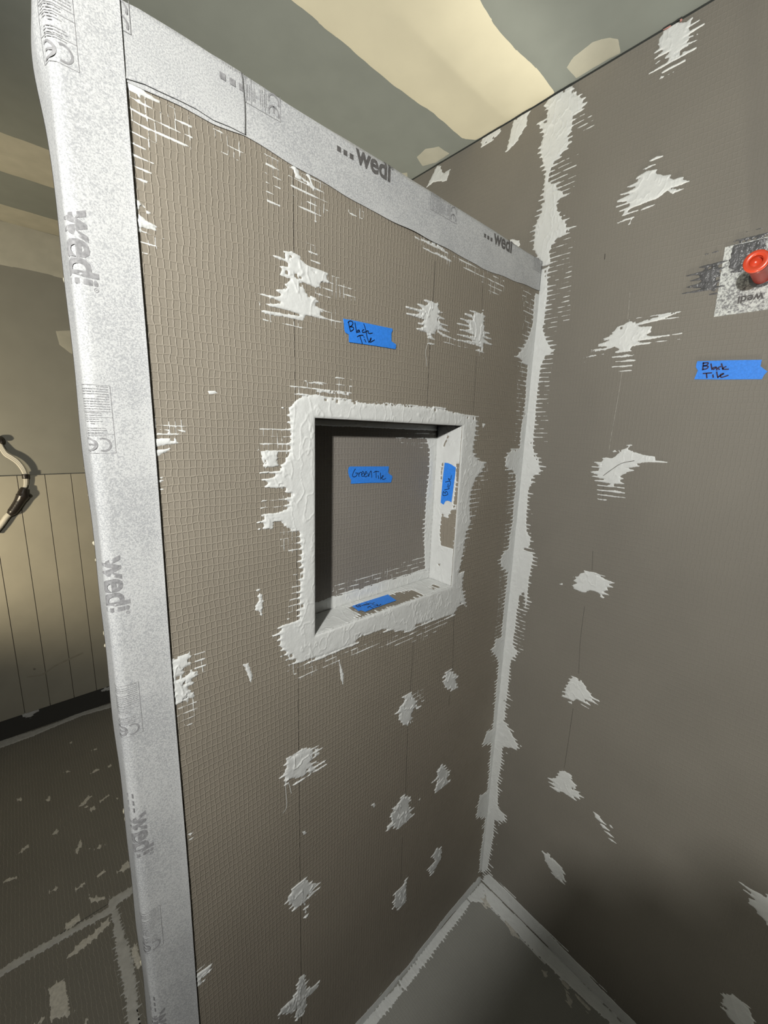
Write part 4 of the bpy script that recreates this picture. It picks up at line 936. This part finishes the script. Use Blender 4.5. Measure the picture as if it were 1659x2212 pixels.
t_long = obj('sealing_tape', tape_sheet(lambda s, t, h: wrap_top(s, t, h), -0.985, -0.0012, edge_long, HP + 0.045, 160, 26, lambda s: 0.0006 + 0.0016 * max(0, math.sin(s * 11 + 0.5)) ** 3),
             'fleece', None, 'long white printed sealing tape along the partition top, running to the corner', 'tape', group='printed sealing tapes on the partition')
t_first = obj('sealing_tape', tape_sheet(lambda s, t, h: wrap_top(s + 0.0022 * np.sin((t - 1.98) * 45) * np.clip((s + 0.9) / 0.08, 0, 1), t, h + 0.0009), -0.975, -0.8175, edge_first, HP + 0.045, 60, 26, lambda s: 0.0012),
              'fleece', None, 'short white printed tape lapped over the long one at the top left', 'tape', group='printed sealing tapes on the partition')
t_end = obj('sealing_tape', tape_sheet(lambda s, t, h: wrap_end(s, t, h + 0.0018), 0.02, HP + 0.003, lambda s: XT + 0.0006 * math.sin(s * 9), XL - 0.072, 260, 30, lambda s: 0.0010),
            'fleece', None, 'tall white printed sealing tape wrapped round the free end of the partition', 'tape', group='printed sealing tapes on the partition')

P_top = lambda off: (lambda s, t: wrap_top(s, t, np.full(np.shape(s), 0.0013 + off)))
for x0 in (-0.629, -0.2295):
    obj('printed_wordmark', word_mesh(P_top(0.0002), x0, 2.033), 'printdark', t_long, 'grey printed word with three square dots')
for x0 in (-0.8445, -0.4450, -0.0455):
    me = label_mesh(P_top(0.0002), x0, 2.033)
    obj('printed_label', me, 'print', t_long, 'grey printed declaration box')
# trim print that would run past the ends of its tape
def trim(o, co, no):
    bm = bmesh.new(); bm.from_mesh(o.data)
    bmesh.ops.bisect_plane(bm, geom=list(bm.verts) + list(bm.edges) + list(bm.faces), plane_co=co, plane_no=no, clear_outer=True)
    bm.to_mesh(o.data); bm.free()


trim([o for o in t_long.children if o.name.startswith('printed_label')][-1], (-0.0016, 0, 0), (1, 0, 0))
w0 = obj('printed_wordmark', word_mesh(P_top(0.0013), -0.8120, 2.0365, reg=False), 'print', t_first, 'three printed grey squares cut off by the tape end'); trim(w0, (-0.8188, 0, 0), (1, 0, 0))
l0 = obj('printed_label', label_mesh(P_top(0.0013), -1.0287, 2.033), 'print', t_first, 'cut-off printed declaration box'); trim(l0, (XT - 0.001, 0, 0), (-1, 0, 0))
P_end = lambda s, t: wrap_end(-s, t, np.full(np.shape(s), 0.0018 + 0.0013))
for k in range(5):
    zw = 1.832 - 0.4013 * k
    obj('printed_wordmark', word_mesh(P_end, -zw, -1.0265, dots=(k >= 2)), 'print', t_end, 'grey printed word reading downwards')
    zb_ = 1.9645 - 0.4013 * k + 0.081
    obj('printed_label', label_mesh(P_end, -zb_, -1.0270), 'print', t_end, 'grey printed declaration box')

# lumps of white adhesive squeezed out along the back edge of the end tape
rnd = random.Random(4)
for k, z in enumerate((1.775, 1.56, 1.50, 1.535, 1.43, 1.405, 1.29, 1.27, 1.16, 1.145, 0.97, 0.955, 0.64)):
    bm = bmesh.new(); bmesh.ops.create_icosphere(bm, subdivisions=2, radius=1.0)
    for v in bm.verts:
        v.co *= 1 + 0.35 * (rnd.random() - 0.5)
    bmesh.ops.scale(bm, vec=(0.0012 + 0.0014 * rnd.random(), 0.003, 0.0018 + 0.0045 * rnd.random()), verts=bm.verts)
    bmesh.ops.translate(bm, vec=(XL - 0.0012, TH - 0.010, z), verts=bm.verts)
    me = bpy.data.meshes.new('m'); bm.to_mesh(me); bm.free()
    me.polygons.foreach_set('use_smooth', [True] * len(me.polygons))
    obj('adhesive_lump', me, 'mud', wall_p, 'pale adhesive lump squeezed out at the partition end')

# ================================================================== BLUE TAPES WITH HANDWRITING
def bluetape(pl, s, poly, strokes, label, h, w=0.0016, ink='ink'):
    kk = lambda p: on_plane(pl, K(s[0], s[1], s[2], p))
    o = obj('painters_tape', slab(pl, kk(poly), h - 0.0004, h), 'blue', None, label, 'tape', group='blue painters tape notes')
    obj('handwriting', strip_lines(pl, [kk(q) for q in strokes], w, h + 0.0003), ink, o, 'black handwritten marker note')
    return o


bluetape('P', (720, 660, 10.369), [(210, 295), (290, 315), (370, 322), (800, 412), (1310, 520), (1318, 560), (1290, 620), (1290, 800), (1330, 830), (1390, 870), (1395, 920), (1380, 978), (1150, 940), (900, 900), (340, 822), (335, 650), (260, 610), (235, 540), (225, 400)],
         [[(325, 375), (345, 480), (370, 580)], [(315, 385), (345, 355), (390, 355), (425, 390), (405, 445), (360, 480)], [(360, 480), (430, 490), (435, 540), (375, 582)], [(470, 390), (488, 490), (505, 612)],
          [(562, 555), (530, 560), (520, 600), (556, 592), (566, 555), (580, 605)], [(672, 545), (638, 562), (640, 602), (692, 600)], [(670, 420), (700, 510), (728, 625)], [(705, 600), (742, 572), (772, 578), (765, 612), (800, 632), (860, 620)],
          [(525, 702), (570, 675), (655, 670)], [(578, 680), (605, 760), (635, 855)], [(685, 755), (715, 822)], [(668, 702), (676, 712)], [(725, 620), (745, 720), (780, 828)], [(780, 825), (822, 780), (832, 725), (805, 785), (810, 825), (860, 802), (908, 772)]],
         'blue tape note reading Black Tile, above the niche on the partition', 0.0016)
bluetape('NB', (730, 980, 11.85), [(270, 345), (310, 328), (1290, 325), (1285, 400), (1275, 490), (1320, 530), (1380, 570), (1375, 640), (1345, 735), (800, 745), (320, 768), (330, 680), (280, 590), (252, 480), (255, 400)],
         [[(430, 390), (390, 460), (358, 555), (390, 592), (450, 572), (488, 500), (440, 492)], [(515, 490), (527, 585)], [(520, 540), (550, 480), (578, 475)], [(595, 530), (642, 490), (622, 450), (588, 505), (600, 572), (652, 570)],
          [(660, 540), (722, 490), (702, 455), (665, 525), (690, 592), (745, 560)], [(750, 500), (778, 582)], [(772, 572), (832, 438), (852, 605)], [(900, 482), (960, 450), (1032, 462)], [(960, 460), (966, 612)], [(1015, 560), (1032, 642)], [(1072, 490), (1077, 658)], [(1090, 622), (1152, 582), (1132, 560), (1105, 622), (1150, 656), (1210, 628)]],
         'blue tape note reading Green Tile, on the niche back', 0.0016, 0.0015)
bluetape('NR', (920, 980, 17.01), [(710, 330), (840, 345), (960, 400), (1120, 505), (1105, 700), (1080, 900), (1020, 1350), (960, 1780), (880, 1735), (800, 1722), (740, 1745), (700, 1810), (675, 1870), (565, 1800), (600, 1400), (640, 950)],
         [[(672, 1382), (655, 1535), (822, 1500), (818, 1430), (765, 1378), (738, 1462)], [(672, 1382), (738, 1462)], [(710, 1330), (872, 1288)], [(872, 1288), (882, 1250), (810, 1208)], [(850, 1110), (835, 1170), (900, 1190), (922, 1100)], [(745, 1040), (915, 1012), (922, 1100)], [(915, 1012), (848, 905), (932, 945), (965, 805)]],
         'blue tape note reading Black, upright on the niche side', 0.0026, 0.0016)
bluetape('NS', (750, 1270, 12.76), [(130, 530), (300, 470), (450, 420), (800, 310), (1120, 208), (1200, 270), (1280, 320), (1355, 370), (1000, 492), (700, 600), (500, 682), (380, 640), (310, 662), (220, 590)],
         [[(242, 525), (290, 498), (332, 520), (272, 547), (242, 525)], [(332, 520), (378, 540), (312, 562), (272, 547)], [(345, 490), (422, 522)], [(422, 520), (472, 488), (485, 512)], [(545, 490), (500, 480), (520, 502)], [(508, 438), (605, 492)], [(560, 492), (622, 450), (680, 468), (745, 434)],
          [(572, 585), (580, 550), (645, 528)], [(600, 545), (722, 592)], [(728, 545), (785, 550)], [(700, 490), (835, 527)], [(800, 478), (842, 500), (810, 522), (872, 522), (930, 478)]],
         'blue tape note reading Black Tile, lying on the niche sill', 0.0026, 0.0020)
bluetape('R', (1480, 500, 6.145), [(165, 1722), (600, 1710), (1020, 1704), (1000, 1790), (1095, 1860), (1050, 1905), (1020, 1962), (500, 1966), (122, 1962), (170, 1845), (145, 1805), (150, 1760)],
         [[(245, 1745), (240, 1790), (235, 1838)], [(240, 1750), (305, 1745), (292, 1775), (250, 1787)], [(250, 1785), (305, 1792), (290, 1822), (243, 1832)], [(345, 1760), (357, 1832)], [(412, 1800), (372, 1812), (380, 1832), (415, 1808), (422, 1838)], [(472, 1795), (438, 1812), (455, 1832)], [(485, 1758), (502, 1832)], [(542, 1795), (505, 1815), (520, 1830), (575, 1830)],
          [(243, 1887), (352, 1878)], [(285, 1890), (290, 1942)], [(370, 1905), (375, 1937)], [(420, 1868), (437, 1942)], [(440, 1932), (515, 1888), (470, 1902), (482, 1937), (570, 1912)]],
         'blue tape note reading Black Tile, on the right wall', 0.0012, 0.0024, 'inkp')

# ================================================================== PIPE STUB, ITS PATCH AND THE DARK SMEAR
pc = on_plane('R', [(1565, 535), (1541, 685)])
pu0 = float(pc[:, 0].mean()); pz0, pz1 = float(pc[1, 1]), float(pc[0, 1])
patch = obj('sealing_patch', slab('R', np.array([(pu0, pz1), (pu0 + 0.002, pz0), (pu0 + 0.137, pz0 - 0.001), (pu0 + 0.136, pz1 + 0.002)]), 0.0003, 0.0012), 'fleece2', None,
            'smeared white sealing patch around the red pipe stub', 'patch')


def P_patch(s, t):          # print upside down: s runs to -u, letters hang downwards
    s, t = np.asarray(s), np.asarray(t)
    return to_world('R', np.stack([-s, -t], 1), 0.0015)


iu = float(on_plane('R', [(1594, 646)])[0][0]); iv = float(on_plane('R', [(1612, 639)])[0][1])
obj('printed_wordmark', word_mesh(P_patch, -(iu + 0.078 * 0.5), -iv, dots=False, reg=True, sc=0.5), 'printdark', patch, 'upside-down printed word')
S_ = lambda p: K(1480, 500, 6.145, p)
smear(patch, 'R', [S_([(640, 170), (1100, 60), (1100, 300), (860, 330), (760, 580), (700, 560), (560, 500), (600, 260)])], 'dark grey sealant smeared over the patch', mat='sealdark', thick=0.0022, streak=0.006, hole=0, res=0.0013, name='sealant_smear')
smear(wall_r, 'R', [S_([(300, 430), (470, 420), (470, 600), (400, 820), (270, 770), (80, 760), (200, 650), (170, 580)])], 'glossy dark grey sealant left of the pipe patch', mat='sealdark', thick=0.0014, streak=0.012, hole=0.25, res=0.0013)
smear(wall_r, 'R', [S_([(680, 150), (800, 80), (1100, 20), (1100, 110), (760, 160)])], 'glossy dark grey sealant above the pipe patch', mat='sealdark', thick=0.0014, streak=0.008, hole=0.25, res=0.0013)

# stub: base on the wall; length found so that its face meets the photographed one
bu, bv = on_plane('R', [(1648, 596)])[0]
base = to_world('R', [(bu, bv)], 0.0)[0]


def depth_for(px):
    best = None
    for L_ in np.linspace(0.005, 0.12, 200):
        q = CAM_R @ (base + V3(-L_, 0, 0) - CAM); uv = (CX + F_PX * q[0] / q[2], CY + F_PX * q[1] / q[2])
        e = (uv[0] - px[0]) ** 2 + (uv[1] - px[1]) ** 2
        if best is None or e < best[0]: best = (e, L_)
    return best[1]


LN = depth_for((1638, 561))
stub = empty('pipe_stub', tuple(base), 'orange-red capped pipe stub sticking out of the right wall', 'pipe')
ax = (-1, 0, 0)
RA = 0.031
QS = 0.60
def pipe_part(name, prof, mat, label):
    hang(obj(name, lathe([(LN - (0.0 if a is None else a) if f else a, r * QS) for f, a, r in prof], base, ax), mat, None, label), stub)


pipe_part('body', [(0, 0.0, 0.0245), (1, 0.020, 0.0245), (1, 0.017, 0.0265), (1, 0.0145, 0.0290), (1, 0.0118, 0.0290), (1, 0.0115, 0.0262)], 'redd', 'brown-red pipe body')
pipe_part('o_ring', [(1, 0.0115, 0.0255), (1, 0.0112, 0.0288), (1, 0.0095, 0.0300), (1, 0.0078, 0.0292), (1, 0.0075, 0.026)], 'rubber', 'dark sealing ring')
pipe_part('cap', [(1, 0.0078, 0.026), (1, 0.0075, 0.0300), (1, 0.002, 0.0300), (1, 0.0006, 0.0290), (1, 0.0, 0.0272), (1, 0.0, 0.0165), (1, 0.0008, 0.0155), (1, 0.012, 0.0145), (1, 0.0122, 0.0)], 'red', 'orange-red cap with a recessed socket')
pipe_part('collar', [(0, 0.0006, 0.034), (0, 0.003, 0.033), (0, 0.004, 0.0245)], 'sealdark', 'grey sealant collar at the pipe foot')

# ================================================================== CABLE ON THE FAR WALL
def off_wall(px, d):
    """a point d in front of the far wall, under the given pixel"""
    PL['tmp'] = (V3(0, YB - d, 0), V3(1, 0, 0), V3(0, 0, 1), V3(0, -1, 0))
    return to_world('tmp', on_plane('tmp', [px]))[0]


k2 = lambda p: K(0, 900, 6.32, p)
cab = empty('electrical_cable', tuple(off_wall((8, 960), 0.0)), 'pale electrical cable spliced with black tape hanging on the far wall', 'cable')
path = k2([(-10, 360), (30, 440), (80, 510), (160, 560), (240, 620), (310, 710), (345, 800), (352, 900), (340, 980)])
dep = [0.012, 0.018, 0.022, 0.026, 0.028, 0.03, 0.03, 0.03, 0.03]
for dx, dyp in ((0, 0), (-11, 16), (12, -14)):
    pts = [off_wall((a + dx / 6.32, b + dyp / 6.32), c) for (a, b), c in zip(path, dep)]
    hang(obj('wire', tube(pts, [0.0055] * len(pts), 10), 'wire', None, 'pale wire strand'), cab)
pts = [off_wall(q, 0.03) for q in k2([(343, 785), (349, 845)])]
hang(obj('tape_wrap', tube(pts, [0.013, 0.013], 12), 'tapeb', None, 'narrow black tape band'), cab)
pts = [off_wall(q, 0.03) for q in k2([(340, 975), (318, 1030), (310, 1080), (270, 1150), (220, 1230), (165, 1300), (125, 1335)])]
hang(obj('tape_wrap', tube(pts, [0.014, 0.020, 0.026, 0.021, 0.020, 0.019, 0.012], 12), 'tapeb', None, 'lumpy black tape splice'), cab)
pts = [off_wall(q, 0.032) for q in k2([(300, 1080), (360, 1070), (420, 1085)])]
hang(obj('tape_wrap', tube(pts, [0.020, 0.014, 0.006], 10), 'tapeb', None, 'loose black tape ear'), cab)
pts = [off_wall(q, 0.03) for q in k2([(150, 1310), (90, 1370), (20, 1470), (-80, 1590)])]
hang(obj('wire', tube(pts, [0.012, 0.012, 0.012, 0.012], 12), 'wire', None, 'pale cable leaving downwards'), cab)
pts = [off_wall(q, d) for q, d in zip(k2([(5, 290), (15, 325), (30, 365)]), (0.004, 0.02, 0.03))]
hang(obj('clamp', tube(pts, [0.010, 0.012, 0.006], 10), 'tapeb', None, 'black cable clamp'), cab)

# ================================================================== UNSEEN BLOCKS ADDED FOR THE CAMERA HOLDER'S SHADE (on the foot of the right wall)
for y0, y1, h, lb in ((-0.694, -0.657, 1.525, 'shorter grey block added to shade the right wall'), (-0.735, -0.696, 1.560, 'longer grey block added to shade the right wall')):
    o = obj('shade_board', boxes((-1.50, -1.20, y0, y1, 0.001, h), bevel=0.002), 'core', None, lb, 'board', group='added shade blocks by the camera')
x0, x1, y0, y1, h = -1.52, -1.20, -1.15, -0.737, 1.605
c = empty('blocker', ((x0 + x1) / 2, (y0 + y1) / 2, 0), 'added tall brown carton standing behind the camera', 'box')
hang(obj('box_body', boxes((x0, x1, y0, y1, 0.001, h), bevel=0.004), 'blocker', None), c)
hang(obj('top_strip', boxes((x0 + 0.01, x1 - 0.01, (y0 + y1) / 2 - 0.025, (y0 + y1) / 2 + 0.025, h, h + 0.0006)), 'blocker_strip', None, 'shiny strip on top of the added block'), c)
